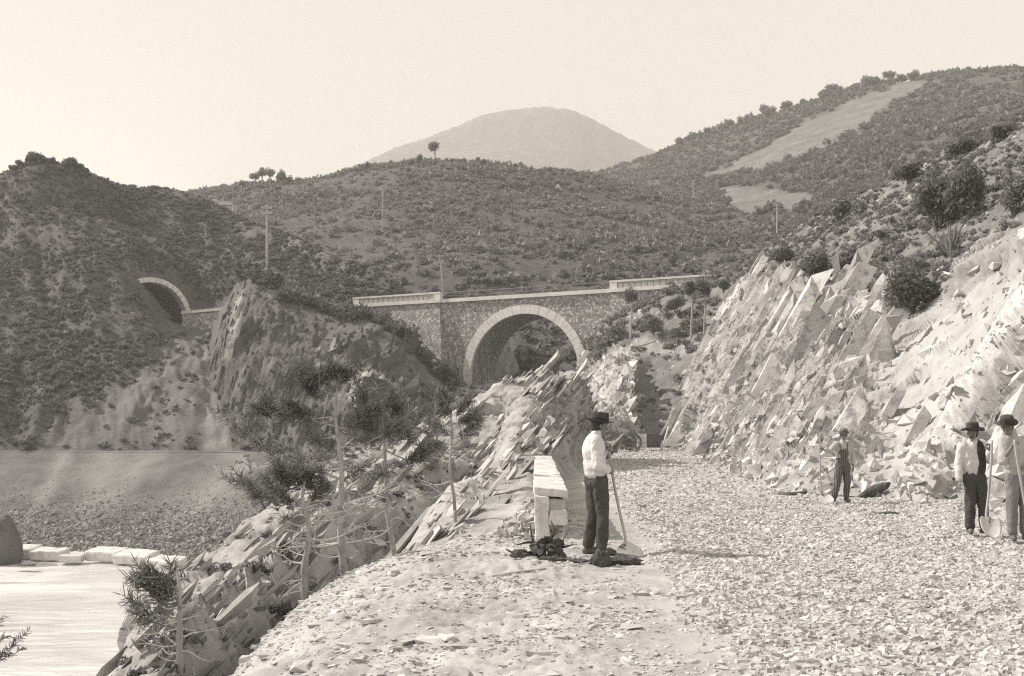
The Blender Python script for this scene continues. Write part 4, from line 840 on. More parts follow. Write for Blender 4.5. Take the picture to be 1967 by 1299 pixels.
# ------------------------------------------------------------------ shrubs above the cutting
def shrub(seed, w, h, n, lf, mat, label, group=None, lobes=9, cat='shrub', name='shrub', stem=True):
    root = empty(name); tag(root, label, cat, group)
    r = np.random.default_rng(seed)
    if stem:
        b = MB()
        for k in range(6):
            a = r.uniform(0, 6.28); e = np.array([math.cos(a)*w*.3, math.sin(a)*w*.3, h*.55]); e = e*.6; b.tube([(0, 0, -.15), e*.5, e], [.02*h, .014*h, .006*h], 5)
        b.build('stem', M['leafdark'], root)
    V, Fc = leafcloud(n, lf, (w*.5, w*.5, h*.5), lobes, seed, elong=2.0); V[:, 2] += h*.26
    npmesh('foliage', V, Fc, M[mat], root); return root
p = PAT['cut']
for (uu_, vv_, w_, h_, n, mat, lb) in [
    (1572, 545, 1.9, 2.3, 1500, 'leafdark', 'dark rounded shrub on the lip of the cutting, left of a pair'),
    (1632, 522, 1.5, 1.5, 1000, 'leafdark', 'smaller dark shrub on the lip of the cutting, right of a pair'),
    (1800, 440, 3.0, 4.6, 2600, 'leafdark', 'tall dark shrub rising behind the spiky agave'),
    (1850, 420, 2.4, 4.0, 2000, 'leafdark', 'upright dark shrub just right of the agave'),
    (1752, 596, 3.0, 2.6, 2600, 'leafdark', 'large dark drooping bush hanging in the hollow at the top of the bare earth face'),
    (1700, 566, 1.3, 1.2, 900, 'leaf', 'low grey bush at the left end of the earth hollow'),
    (1742, 350, 2.0, 1.9, 900, 'leafdark', 'dark clipped looking bush standing on the slope crest'),
    (1850, 292, 2.4, 1.3, 800, 'leafdark', 'flat dark bush on the bare upper slope'),
    (1930, 262, 2.0, 1.2, 800, 'leafdark', 'dark bush near the top right of the slope'),
    (1500, 500, 1.9, 1.5, 1000, 'leafdark', 'dark bush at the left end of the slope above the cutting'),
    (1610, 420, 2.6, 2.2, 1000, 'leaf', 'grey green bush half way up the slope above the cutting'),
    (1945, 415, 1.5, 2.6, 1400, 'leaf', 'pale feathery shrub at the right edge above the overhang')]:
    q = find(p, uu_, vv_); s = shrub(int(uu_), w_, h_, n, .055 if q[1] < 45 else .08, mat, lb); s.location = q+np.array([0, 0, -.1])
q = find(p, 1818, 490)
root = empty('agave', q+np.array([0, -.3, -.05])); tag(root, 'spiky pale agave with long upright sword leaves on the slope', 'plant')
r = np.random.default_rng(5)
for k in range(20):
    a = r.uniform(0, 6.28); l = r.uniform(.8, 1.65); t_ = r.uniform(.15, .9); dx, dy = math.cos(a)*t_, math.sin(a)*t_
    b = MB(); s = np.linspace(0, 1, 5); pts = np.stack([dx*l*s*.9, dy*l*s*.9, l*(s-.22*t_*s*s)], -1)
    V, Fc = tube(pts, np.array([.045, .06, .045, .028, .006]), 6); b.add(V, Fc).build('leaf', M['grey'], root)

# ------------------------------------------------------------------ pines standing by the bridge end
def pine_small(loc, h, w, seed, label, bare=.45, mat='leafdark'):
    root = empty('pine_tree', loc); tag(root, label, 'tree'); r = np.random.default_rng(seed); b = MB()
    b.tube([(0, 0, -.4), (.03*h, 0, h*.5), (.01*h, 0, h*.98)], [h*.022, h*.017, h*.006], 6)
    for k in range(9):
        z = h*r.uniform(bare, .9); a = r.uniform(0, 6.28); l = w*.5*r.uniform(.5, .95); b.tube([(.02*h, 0, z), (math.cos(a)*l, math.sin(a)*l, z+.1*l)], [.007*h, .003*h], 4)
    b.build('trunk', M['bark'], root)
    V, Fc = leafcloud(900, .055, (w*.5, w*.5, h*(1-bare)*.55), 10, seed, elong=2.2); V[:, 2] += h*(bare+.22)
    npmesh('crown', V, Fc, M[mat], root); return root
pine_small(P(1211, 640, 83.5), 4.0, 1.9, 21, 'dark pine with a bare stem in front of the right bridge abutment')
pine_small(P(1327, 640, 79), 4.0, 1.2, 22, 'thin sparse pine in front of the parapet near the cutting', .55)
pine_small(P(1352, 640, 78.5), 4.2, 1.6, 23, 'narrow pine close beside the cutting edge', .5)
q = P(1298, 600, 84); s = shrub(31, 1.9, 1.7, 1500, .06, 'leafdark', 'round dark bush covering the parapet near its right end'); s.location = q
q = P(1390, 560, 80); s = shrub(32, 1.4, 1.4, 900, .06, 'leaf', 'small bush at the far right end of the bridge parapet'); s.location = q
q = P(1180, 645, 86); s = shrub(33, 1.8, 1.3, 1100, .06, 'leaf', 'low bush at the foot of the right bridge abutment'); s.location = q
q = P(1255, 640, 83); s = shrub(34, 2.4, 1.9, 1500, .06, 'leaf', 'broad bush on the bank below the right parapet'); s.location = q

# ------------------------------------------------------------------ foreground pines on the shore slope
def needles(r, tips, n=46, ln=.12, wd=.0065):
    VV = []
    for (t0, d) in tips:
        d = d/np.linalg.norm(d); k = n; s = r.random((k, 1))
        base = t0-d*s*.26; a = r.normal(size=(k, 3)); a -= (a@d)[:, None]*d; a /= np.linalg.norm(a, axis=1)[:, None]
        dr = a*r.uniform(.6, 1.1, (k, 1))+d*r.uniform(.35, 1.0, (k, 1)); dr /= np.linalg.norm(dr, axis=1)[:, None]
        side = np.cross(dr, r.normal(size=(k, 3))); side /= np.linalg.norm(side, axis=1)[:, None]
        l = ln*r.uniform(.6, 1.15, (k, 1)); e = base+dr*l
        VV.append(np.stack([base-side*wd, base+side*wd, e+side*wd*.4, e-side*wd*.4], 1))
    V = np.concatenate(VV).reshape(-1, 3); return V, np.arange(len(V)).reshape(-1, 4)
def shore_pine(u, v, Y, trunk, r0, branches, label, seed, ntip=1, nn=26, fol=1.15):
    """trunk: photo points along the stem (u,v); branches: (v on stem, du, dv, depth, needles 0..1, thick)"""
    base = P(u, v, Y); root = empty('pine_tree', base); tag(root, label, 'tree'); r = np.random.default_rng(seed)
    k = Y/F
    T_ = np.array([((a-u)*k, .04*math.sin(i*1.7), -(b_-v)*k) for i, (a, b_) in enumerate(trunk)])
    T_[1:-1] += r.normal(size=(len(T_)-2, 3))*np.array([.035, .03, 0]); T_ = np.concatenate([[T_[0]+np.array([.03, 0, -.7])], T_]); C_ = cr(T_, 26)
    rad = np.interp(np.linspace(0, 1, 26), [0, .12, .5, .85, 1], [r0*1.15, r0*.85, r0*.52, r0*.26, r0*.08])*(1+.10*r.normal(size=26))
    MB().tube(C_, rad, 10).build('trunk', M['bark'], root, smooth=True)
    tips = []
    v_top = trunk[-1][1]; branches = list(branches)
    for q_ in range(9):
        bv = v-(v-v_top)*r.uniform(.12, .72); s_ = r.choice([-1, -1, 1]); branches.append((bv, s_*r.uniform(25, 95)*min(1, 17/Y*.9), r.uniform(-26, 12), r.uniform(-.3, .3), 0, r0*r.uniform(.10, .17)))
    zs = C_[:, 2]
    for (bv, du, dv, dy, fo, th) in branches:
        z = -(bv-v)*k; i = int(np.argmin(abs(zs-z))); s = C_[i]; du = du*(1.3 if fo > .4 else 1.0); e = s+np.array([du*k, dy, -dv*k]); L = np.linalg.norm(e-s)
        m1 = s+(e-s)*.35+np.array([0, 0, -.10*L*(1 if dv < 0 else -.6)])+r.normal(size=3)*.04*L; m2 = s+(e-s)*.72+np.array([0, 0, -.07*L])+r.normal(size=3)*.05*L
        Bc = cr(np.array([s, m1, m2, e]), 12); b = MB(); b.tube(Bc, np.linspace(th, th*.28, 12), 6)
        subs = [Bc[-1]-Bc[-3]]
        ends = [(Bc[-1], subs[0])]
        ns = int(3+L*(6.5 if fo > .3 else 3.0))
        for q_ in range(ns):
            j = int(r.integers(4, 11)); d = (Bc[j]-Bc[j-1]); d /= np.linalg.norm(d); d = d*.8+r.normal(size=3)*.55+np.array([0, 0, .25]); d /= np.linalg.norm(d); l = L*r.uniform(.15, .38)
            e2 = Bc[j]+d*l; mid = Bc[j]+d*l*.5+r.normal(size=3)*l*.1; b.tube([Bc[j], mid, e2], [th*.42, th*.3, th*.16], 5); ends.append((e2, e2-mid)); ends.append((mid, e2-mid))
        b.build('branch', M['deadwood'] if fo < .4 else M['bark'], root, smooth=True)
        if fo > 0:
            for (e2, d) in ends:
                if r.random() < fo*.9:
                    tips.append((e2, d))
                    for _ in range(int(ntip*fo)): tips.append((e2+r.normal(size=3)*.06*np.array([1, 1, .8]), d/np.linalg.norm(d)+r.normal(size=3)*.5+np.array([0, 0, .4])))
    if tips:
        V, Fc = needles(r, tips, nn, .15*fol); npmesh('crown', V, Fc, M['needle'], root)
    return root
# tallest pine
shore_pine(664, 1135, 17.0, [(664, 1135), (656, 1020), (651, 900), (648, 800), (650, 705)], .085, [
    (1040, 95, -30, .1, 0, .02), (1042, -110, -12, -.1, 0, .022), (1022, 60, -60, -.2, 0, .02), (1055, -100, 4, .2, 0, .02), (985, -60, -45, .2, 0, .016),
    (960, 110, -60, .3, .1, .02), (968, 70, -10, -.2, 0, .014), (912, -155, 3, 0, .75, .02), (908, -165, -70, .2, .9, .018), (872, -90, -2, .1, .3, .016), (890, 80, 6, .2, .4, .014),
    (840, -60, -8, .1, .5, .014), (858, 95, -40, -.1, .9, .014), (825, -75, -50, -.2, 1, .014), (815, 60, -30, .2, 1, .013), (790, -110, -20, .1, 1, .013), (775, 50, -30, -.2, .9, .012), (765, -60, -50, .1, 1, .012),
    (745, 30, -36, .1, .9, .01), (735, -45, -30, -.1, 1, .01), (715, -10, -22, .05, 1, .008), (712, 16, -14, .05, .9, .008)],
    'tallest of the scraggy pines, bare branches below and needles swept left', 51)
shore_pine(762, 1098, 17.4, [(762, 1098), (750, 1000), (742, 920), (738, 850), (730, 770)], .07, [
    (945, -70, 40, .1, 0, .018), (948, -85, -20, -.2, .1, .016), (925, 60, 40, .2, 0, .018), (930, 90, 10, -.1, .2, .015), (1000, 60, 10, .2, 0, .012), (975, -30, 10, .1, 0, .01), (1020, -16, 2, .1, 0, .01),
    (866, 62, -85, .1, .12, .018), (862, 40, -50, .2, .2, .012), (865, 90, -10, .1, .8, .014), (855, -60, -30, .1, .8, .014), (900, -60, -6, .2, .5, .012), (905, 60, -36, .2, .9, .012), (840, -50, -40, -.1, .9, .012), (835, 80, -26, -.2, .9, .012),
    (815, -40, -26, .1, .9, .011), (805, 34, -20, .1, .9, .01), (790, -26, -24, .1, .9, .01), (782, 20, -24, .1, 1, .009)],
    'bent pine second from the right with one long bare limb reaching up right', 52)
shore_pine(876, 1048, 19.0, [(876, 1048), (872, 960), (868, 900), (864, 830), (860, 770)], .05, [
    (944, -60, -16, .1, 0, .012), (946, -50, 10, .2, 0, .01), (925, -66, -4, .1, 0, .012), (880, -34, -8, .1, 0, .01), (872, 38, -6, .1, 0, .011), (862, 36, -14, .2, 0, .011), (1010, -40, -2, .1, 0, .01),
    (845, 40, -34, .1, .7, .01), (835, -34, -20, .1, .8, .01), (815, 40, -30, -.1, .9, .01), (805, -26, -26, .1, .9, .009), (790, 30, -20, .1, .9, .008), (780, -10, -22, .05, 1, .007)],
    'slim pine nearest the pale rock outcrop, furthest right of the shore pines', 53)
shore_pine(590, 1192, 14.5, [(590, 1192), (588, 1100), (586, 1020), (585, 960), (588, 915)], .075, [
    (1172, -70, -6, -.1, 0, .02), (1158, -16, -2, .1, 0, .014), (1118, -64, 50, .1, 0, .012), (1085, -66, -22, .1, 0, .02), (1060, -40, -8, .2, 0, .012), (1048, -70, -12, -.1, 0, .014), (1042, 90, -18, .2, 0, .016), (1036, -76, 14, .1, 0, .013),
    (1005, -66, -10, .1, .1, .012), (1000, 100, -34, .15, 0, .016), (995, -50, 4, .2, .2, .012), (985, 80, 6, .2, .1, .01), (965, -80, -18, .1, .8, .012), (955, -60, -50, -.1, .95, .011), (950, 34, -16, .1, .7, .01), (938, -40, -36, .1, 1, .01), (925, -14, -30, .05, 1, .009), (922, 20, -24, .1, .9, .008)],
    'leafless lower stemmed pine on the brow, front one of the middle four', 54)
shore_pine(346, 1310, 10.0, [(346, 1310), (342, 1220), (338, 1150), (336, 1110), (337, 1086)], .045, [
    (1188, -78, -34, .1, .55, .014), (1184, -85, -8, .1, .25, .012), (1150, -50, -16, .1, .7, .01), (1182, 36, -4, .1, 0, .009), (1165, 30, -6, .1, 0, .008), (1215, 24, -3, .1, 0, .01), (1241, -34, -12, .1, 0, .011), (1250, -40, -4, .1, 0, .011),
    (1124, -40, -12, .1, .6, .009), (1114, 32, -36, .1, 0, .009), (1112, -38, -8, .1, .5, .008), (1095, 24, -18, .05, 0, .007), (1130, -60, -36, .1, .95, .009), (1140, -70, -30, .05, .95, .009), (1096, -22, -14, .05, .2, .006)],
    'small sparse pine in the lower left corner standing out against the sea', 55, 1, 24, .85)
# twigs of a tree at the left margin
root = empty('pine_tree', P(-40, 1330, 11)); tag(root, 'twiggy pine top poking into the picture at the lower left edge', 'tree'); k = 11/F
b = MB(); b.tube([(0, 0, -2.5), (0, 0, 0), (.02, 0, 130*k)], [.05, .04, .012], 7).build('trunk', M['bark'], root)
tips = []; r = np.random.default_rng(66)
for (z0, du, dv) in [(20, 62, 0), (60, 88, 26), (90, 50, 60), (40, 95, 80), (100, 60, 10)]:
    s = np.array([0, 0, z0*k]); e = s+np.array([du*k, r.uniform(-.05, .05), dv*k]); b = MB(); b.tube(cr(np.array([s, s+(e-s)*.5+np.array([0, 0, -.05]), e]), 7), np.linspace(.008, .003, 7), 5).build('branch', M['bark'], root)
    for f_ in (.55, .8, 1): tips.append((s+(e-s)*f_, e-s+np.array([0, 0, .1])))
V, Fc = needles(r, tips, 26, .07); npmesh('crown', V, Fc, M['needle'], root)
# ------------------------------------------------------------------ stone arch bridge
M['rubblewall'] = matl('rubble_masonry', .36, .50, 1.2, 8, bump=.5, bdist=.04, bscale=9, layers=[('stones', 4.6, .22, .10)])
M['ashlar'] = matl('dressed_stone', .60, .76, 1.6, 6, bump=.3, bdist=.02, bscale=14)
M['panel'] = matl('brick_fretwork', .34, .50, 5, 4, bump=.6, bdist=.05, bscale=8)
M['iron'] = matl('painted_iron', .16, .24, 6, 4, .6, .1)
M['lime'] = matl('limewashed_stone', .52, .74, 2.6, 8, bump=.5, bdist=.03, bscale=9, layers=[('noise', 3, .36, .55, .72, .6), ('noise', 11, .3, .6, .72, .5)])
M['darklining'] = matl('tunnel_lining', .10, .2, 1.5, 8, bump=.6, bdist=.05, bscale=4)  # one dark tone over the whole tunnel lining
M['oldwood'] = matl('weathered_board', .40, .58, 3, 8, bump=.4, bdist=.01, bscale=16, stretch=(1, 6, 6))
M['darkwood'] = matl('dark_board', .08, .16, 3, 8, bump=.4, bdist=.01, bscale=16, stretch=(1, 6, 6))
M['pole'] = matl('pole_wood', .30, .46, 3, 6, bump=.3, bdist=.01)
L_ = np.array([-15.02, 108.6, 0]); Rr = np.array([17.08, 91.6, 0]); dv_ = (Rr-L_); LEN = np.linalg.norm(dv_); ang = math.atan2(dv_[1], dv_[0])
br = empty('stone_bridge', (L_[0], L_[1], 0), ang); tag(br, 'single arched stone railway bridge with pale arch ring and parapets', 'bridge')
SC_, ZC, RI, RO, W_ = 18.2, 6.0, 5.6, 6.42, 5.0       # arch centre along the bridge, springing height, radii, width
ZT, Z0 = 13.0, -4.0
# spandrel wall with the barrel
b = MB(); xs_ = np.linspace(9.0, 27.4, 60); th = np.linspace(math.pi, 0, 41)
arch = [(SC_-RI, Z0)]+[(SC_+RI*math.cos(t), ZC+RI*math.sin(t)) for t in th]+[(SC_+RI, Z0)]
for y0, flip in ((0, False), (W_, True)):
    for (x0, z0), (x1, z1) in zip(arch[:-1], arch[1:]):
        if x1-x0 < 1e-6: continue
        f = [(0, 1, 2, 3)] if not flip else [(3, 2, 1, 0)]
        b.add([(x0, y0, z0), (x1, y0, z1), (x1, y0, ZT), (x0, y0, ZT)], f)
    for x0, x1 in ((9.0, SC_-RI), (SC_+RI, 27.4)):
        b.add([(x0, y0, Z0), (x1, y0, Z0), (x1, y0, ZT), (x0, y0, ZT)], [(0, 1, 2, 3)] if not flip else [(3, 2, 1, 0)])
for (x0, z0), (x1, z1) in zip(arch[:-1], arch[1:]): b.add([(x0, 0, z0), (x0, W_, z0), (x1, W_, z1), (x1, 0, z1)], [(0, 1, 2, 3)])
b.add([(9, 0, ZT), (27.4, 0, ZT), (27.4, W_, ZT), (9, W_, ZT)], [(0, 1, 2, 3)])
b.build('wall', M['rubblewall'], br)
# arch ring of separate voussoirs kept in one part
b = MB(); nv = 41
for k in range(nv):
    t0 = math.pi*(1-k/nv)-.0015; t1 = math.pi*(1-(k+1)/nv)+.0015; pr_ = -.09-.008*(k % 2)
    pl = [(SC_+RI*.995*math.cos(t0), ZC+RI*.995*math.sin(t0)), (SC_+RO*math.cos(t0), ZC+RO*math.sin(t0)), (SC_+RO*math.cos(t1), ZC+RO*math.sin(t1)), (SC_+RI*.995*math.cos(t1), ZC+RI*.995*math.sin(t1))]
    b.prism(pl[::-1], pr_, .25)
for sx in (-1, 1):
    for k in range(12):
        z0 = ZC-.62*(k+1)+.01; z1 = ZC-.62*k-.01; x0, x1 = SC_+sx*RI*.995, SC_+sx*(RO+(.08 if k % 2 else -.08)); b.prism([(min(x0, x1), z0), (max(x0, x1), z0), (max(x0, x1), z1), (min(x0, x1), z1)][::1], -.10-.02*(k % 2), .25)
b.build('arch_ring', M['ashlar'], br)
# abutments: battered towards the viewer and inwards
def abut(xa, xb, inner, sgn):
    b = MB(); zt = ZT+.004; zb = Z0; off = 1.0*(zt-zb)/9.0
    f0, f1 = -.30, -1.15*(zt-zb)/10-.3
    if sgn > 0: V = [(xa, f1, zb), (inner+off, f1, zb), (inner, f0, zt), (xa, f0, zt), (xa, W_+.3, zb), (inner+off, W_+.3, zb), (inner, W_+.3, zt), (xa, W_+.3, zt)]
    else: V = [(inner-off, f1, zb), (xb, f1, zb), (xb, f0, zt), (inner, f0, zt), (inner-off, W_+.3, zb), (xb, W_+.3, zb), (xb, W_+.3, zt), (inner, W_+.3, zt)]
    b.add(V, [(0, 1, 2, 3), (7, 6, 5, 4), (1, 5, 6, 2), (4, 0, 3, 7), (3, 2, 6, 7), (4, 5, 1, 0)]); return b
abut(-1.5, 0, 9.35, 1).build('abutment', M['rubblewall'], br)
abut(0, 44, 27.0, -1).build('abutment', M['rubblewall'], br)
MB().box((18.2, -.06, 13.17), (17.64, .44, .34)).build('cornice', M['ashlar'], br)
def parapet(x0, x1):
    root = None; b = MB(); y = -.24; yw = .46
    b.box(((x0+x1)/2, y, 13.16), (x1-x0, yw+.1, .31)); b.box(((x0+x1)/2, y, 13.93), (x1-x0, yw+.06, .16))
    b.box((x0+.35, y, 13.58), (.7, yw, .538)); b.box((x1-.35, y, 13.58), (.7, yw, .538)); return b, (x0, x1)
for x0, x1 in ((-.6, 9.5), (26.9, 44)):
    b, _ = parapet(x0, x1); o = b.build('parapet', M['ashlar'], br)
    n = int((x1-x0-1.4)/.55); g = MB()
    for k in range(n):
        x = x0+.7+(x1-x0-1.4)*(k+.5)/n; g.box((x, -.24, 13.58), (.44, .40, .53))
    g.box(((x0+x1)/2, -.24, 13.58), (x1-x0-1.42, .30, .53)); g.build('infill', M['panel'], o)
b = MB(); b.tube([(9.5, -.05, 13.94), (26.9, -.05, 13.94)], .045, 6)
for k in range(22): x = 9.9+k*(16.6/21); b.tube([(x, -.05, 13.3), (x, -.05, 13.94)], .018, 5)
b.tube([(9.5, -.05, 13.62), (26.9, -.05, 13.62)], .016, 5)
b.build('railing', M['iron'], br)
b = MB(); b.box((18.2, 2.6, 13.08), (46, 4.4, .12)); b.build('deck', M['scree'], br)

# ------------------------------------------------------------------ tunnel portal
C0 = P(291, 611, 128.0)
tdir = np.array([-.62, .78]); ta = math.atan2(tdir[1], tdir[0])-math.pi/2      # local +y runs into the hill
tp = empty('tunnel_portal', C0, ta); tag(tp, 'tunnel mouth with pale stone arch ring in the dark left hillside', 'tunnel')
b = MB(); RIn, ROu = 4.15, 4.72; nv = 19
for k in range(nv):
    t0 = math.pi*(1-k/nv)-.006; t1 = math.pi*(1-(k+1)/nv)+.006
    pl = [(RIn*math.cos(t0), RIn*math.sin(t0)), (ROu*math.cos(t0), ROu*math.sin(t0)), (ROu*math.cos(t1), ROu*math.sin(t1)), (RIn*math.cos(t1), RIn*math.sin(t1))]
    b.prism(pl[::-1], -.4-.03*(k % 2), .9)
b.build('arch_ring', M['ashlar'], tp)
b = MB(); th = np.linspace(math.pi, 0, 25)
for t0, t1 in zip(th[:-1], th[1:]):
    r_ = RIn+.05; b.add([(r_*math.cos(t0), .3, r_*math.sin(t0)), (r_*math.cos(t0), 40, r_*math.sin(t0)), (r_*math.cos(t1), 40, r_*math.sin(t1)), (r_*math.cos(t1), .3, r_*math.sin(t1))], [(0, 1, 2, 3)])
b.add([(-4.2, -1.5, 0), (4.2, -1.5, 0), (4.2, 40, 0), (-4.2, 40, 0)], [(0, 1, 2, 3)]); b.add([(-4.2, 40, 0), (4.2, 40, 0), (4.2, 40, 4.4), (-4.2, 40, 4.4)], [(3, 2, 1, 0)])
b.build('lining', M['darklining'], tp)
a0, a1 = P(352, 603, 127.5), P(428, 596, 125.5)
d = a1-a0; ln = np.linalg.norm(d[:2]); rw = empty('retaining_wall', (a0[0], a0[1], a0[2]), math.atan2(d[1], d[0])); tag(rw, 'low rubble wall with white coping leading out of the tunnel mouth', 'wall')
MB().box((ln/2, .0, -1.5), (ln, .5, 2.9)).build('wall', M['rubblewall'], rw)
b = MB(); b.add([(0, -.38, -.06), (ln, -.38, d[2]-.06), (ln, .38, d[2]-.06), (0, .38, -.06), (0, -.38, .26), (ln, -.38, d[2]+.26), (ln, .38, d[2]+.26), (0, .38, .26)], [(3, 2, 1, 0), (4, 5, 6, 7), (0, 1, 5, 4), (1, 2, 6, 5), (2, 3, 7, 6), (3, 0, 4, 7)])
b.build('coping', M['lime'], rw)
MB().box((ln+.12, 0, d[2]-.32), (.5, .8, 1.16)).build('pier', M['lime'], rw)

# ------------------------------------------------------------------ telegraph poles
def pole(u, v0, v1, Y, label, arms=2, lean=0.0):
    k = Y/F; h = (v0-v1)*k; root = empty('telegraph_pole', P(u, v0, Y)); tag(root, label, 'pole')
    MB().tube([(0, 0, -1.5), (lean*h*.5, 0, h*.5), (lean*h, 0, h)], [.15, .13, .10], 8).build('post', M['pole'], root)
    for j in range(arms):
        z = h-.35-.55*j; b = MB(); b.box((lean*z, -.12, z), (1.1, .1, .12)); o = b.build('crossarm', M['pole'], root)
        for s in (-.42, -.2, .2, .42): MB().tube([(lean*z+s, -.12, z+.06), (lean*z+s, -.12, z+.2)], [.035, .05], 6).build('insulator', M['ashlar'], o)
pole(513, 506, 394, 112, 'tall pale telegraph pole rising behind the rock buttress')
pole(735, 442, 356, 190, 'distant faint telegraph pole on the central hillside')
pole(1332, 388, 346, 250, 'distant short pole at the foot of the cleared strip')
pole(1493, 430, 392, 170, 'stout pale pole standing before the terraced fields')
pole(852, 545, 488, 128, 'leaning thin pole above the left end of the bridge arch', 1, -.14)
b = MB(); q = P(440, 410, 164)
th = np.linspace(0, 2*math.pi, 15)
V, Fc = tube([(math.cos(t)*1.0, .15, math.sin(t)*1.0) for t in th], .17, 6); b.add(V, Fc); b.box((0, 0, 1.05), (2.0, .5, .5))
o = b.build('stone_culvert', M['ashlar'], None, loc=q+np.array([0, -2.0, 0])); tag(o, 'tiny pale ring of stone with a slab on top, high on the spur', 'culvert')
V, Fc = stoneproto(71); q = find(PAT['chill'], 1075, 366); o = npmesh('boulder', V*np.array([.8, .8, 1.9]), Fc, M['lime'], loc=q+np.array([0, 0, .6])); tag(o, 'small upright white stone on the central hillside', 'boulder')

# ------------------------------------------------------------------ low wall beside the road
wl = empty('roadside_wall', (.34, 15.3, -.12)); tag(wl, 'whitewashed low stone wall running away beside the road behind the standing man', 'wall')
rw_ = math.atan2(1.35-.3, 31-15.3)
rng = np.random.default_rng(12)
def wallpt(t): return np.array([.34+.40*t, 15.3+18.7*t])
# coping slabs and courses of hewn stone
O_ = np.array([.34, 15.3]); sk = .40/18.7
for k in range(9):
    y0, y1 = 18.7*k/9, 18.7*(k+1)/9-.002; V, Fc = rough_box((0, 0, 0), (.47, y1-y0, .13), (6, 10, 3), .04, 40+k, 2.2, .3); V[:, 1] += (y0+y1)/2; V[:, 0] += .20+sk*V[:, 1]; V[:, 2] += .745+rng.uniform(-.003, .003)-.07*(V[:, 0]-.2-sk*V[:, 1])
    npmesh('coping', V, Fc, M['lime'], wl)
b = MB()
for r_ in range(5):
    y = .04+rng.uniform(0, .12); z = -.50+.235*r_
    while y < 18.5:
        l = min(rng.uniform(.35, .75)*(1+y*.06), 18.6-y); V, Fc = rough_box((0, 0, 0), (.42, l-.012, .228), (4, 5, 3), .035, rng.integers(0, 999), 3.5, .3); V[:, 1] += y+l/2; V[:, 0] += .19+sk*V[:, 1]+rng.uniform(-.012, .012); V[:, 2] += z+.1; b.add(V, Fc); y += l
b.build('wall', M['lime'], wl)
# rough stones of the broken end
M['mortar'] = matl('rough_wall_core', .28, .44, 4, 8, bump=.8, bdist=.03, bscale=18)
for k in range(13):
    V, Fc = stoneproto(200+k); s = rng.uniform(.08, .14); c = np.array([rng.uniform(.06, .38), rng.uniform(-.04, .1), -.35+.85*k/13])
    npmesh('stone', V*s*np.array([1.3, .8, .8])+c, Fc, M['mortar'] if k % 3 else M['lime'], wl)
for tz, tw, ty in ((.40, .25, -.05), (.04, .27, -.07)):
    V, Fc = rough_box((.30, ty, tz), (tw, .24, .2), (5, 5, 4), .04, tz*9+2, 3.5, .3); npmesh('stone', V, Fc, M['lime'], wl)
V, Fc = rough_box((.07, -.02, .06), (.2, .26, 1.26), (4, 4, 14), .06, 5, 3.0, .3); npmesh('quoin', V, Fc, M['lime'], wl)

q = np.stack([.34+.02-np.abs(R.normal(size=420))*.3, 15.25+R.uniform(-.1, 7, 420), np.zeros(420)], 1); hgt = np.clip(.42-(.34-q[:, 0])*.62, -.2, .6)*np.clip((q[:, 1]-14.9)/.6, .2, 1); q[:, 2] = [max(p_road_z(x_, y_), -.3) for x_, y_, _ in q]+hgt*R.uniform(.2, 1, 420)
V, Fc = bake(CHUNKS, q, R.uniform(.02, .085, 420), tilt=randrot(420)); stuff('rubble', V, Fc, M['stone'], 'pale building rubble heaped along the sea side of the low wall')
# ------------------------------------------------------------------ sea wall blocks on the beach
GB = 'pale blocks lined up along the beach'
def block(u, v, Y, l, w_, h, rz, rx, label, mat='lime'):
    b = MB(); n = 6
    V, Fc = rough_box((0, 0, 0), (l, w_, h), (14, 10, 6), .10, l*7, 1.3, .35); o = b.add(V, Fc).build('stone_block', M[mat])
    o.location = P(u, v, Y)+np.array([0, 0, 0]); o.rotation_euler = (rx, .02, rz); tag(o, label, 'block', GB); return o
block(45, 1058, 68.5, 1.75, 1.6, .62, -.1, .05, 'squared pale block at the left end of the sea wall')
block(96, 1064, 68.0, 1.9, 1.5, .6, -.06, .08, 'pale sea wall block second from the left, with a shaded front')
block(138, 1072, 66.5, 1.3, 1.1, .45, .1, .0, 'small low block standing in the gap of the sea wall', 'sand')
block(205, 1064, 67.3, 2.1, 1.6, .6, -.22, .12, 'long pale slab just right of the gap in the sea wall')
block(262, 1070, 66.3, 2.3, 1.7, .6, -.3, .14, 'pale slab in the middle of the right hand run of the sea wall')
block(318, 1082, 64.6, 2.0, 1.6, .6, -.42, .12, 'pale slab at the right end of the sea wall behind the small pine')
V, Fc = stoneproto(302)
b = MB(); b.ell((0, 0, 0), (1, 1, 1), nu=34, nv=22); W = np.concatenate(b.V); W = W*(1+.45*fbm(W*1.6+4, 5, .6)[:, None]+.12*fbm(W*6, 3)[:, None])*np.array([1.15, 1.1, 1.9])+np.array([0, 0, -.5])
o = npmesh('boulder', W, b.F, M['rock'], loc=P(2, 1040, 66.5), smooth=True); tag(o, 'tall dark boulder at the left margin above the beach', 'boulder')
o = npmesh('boulder', V*np.array([.7, .5, .2]), Fc, M['rock'], loc=P(35, 1085, 63)); tag(o, 'flat dark stone lying alone on the pale beach', 'boulder')

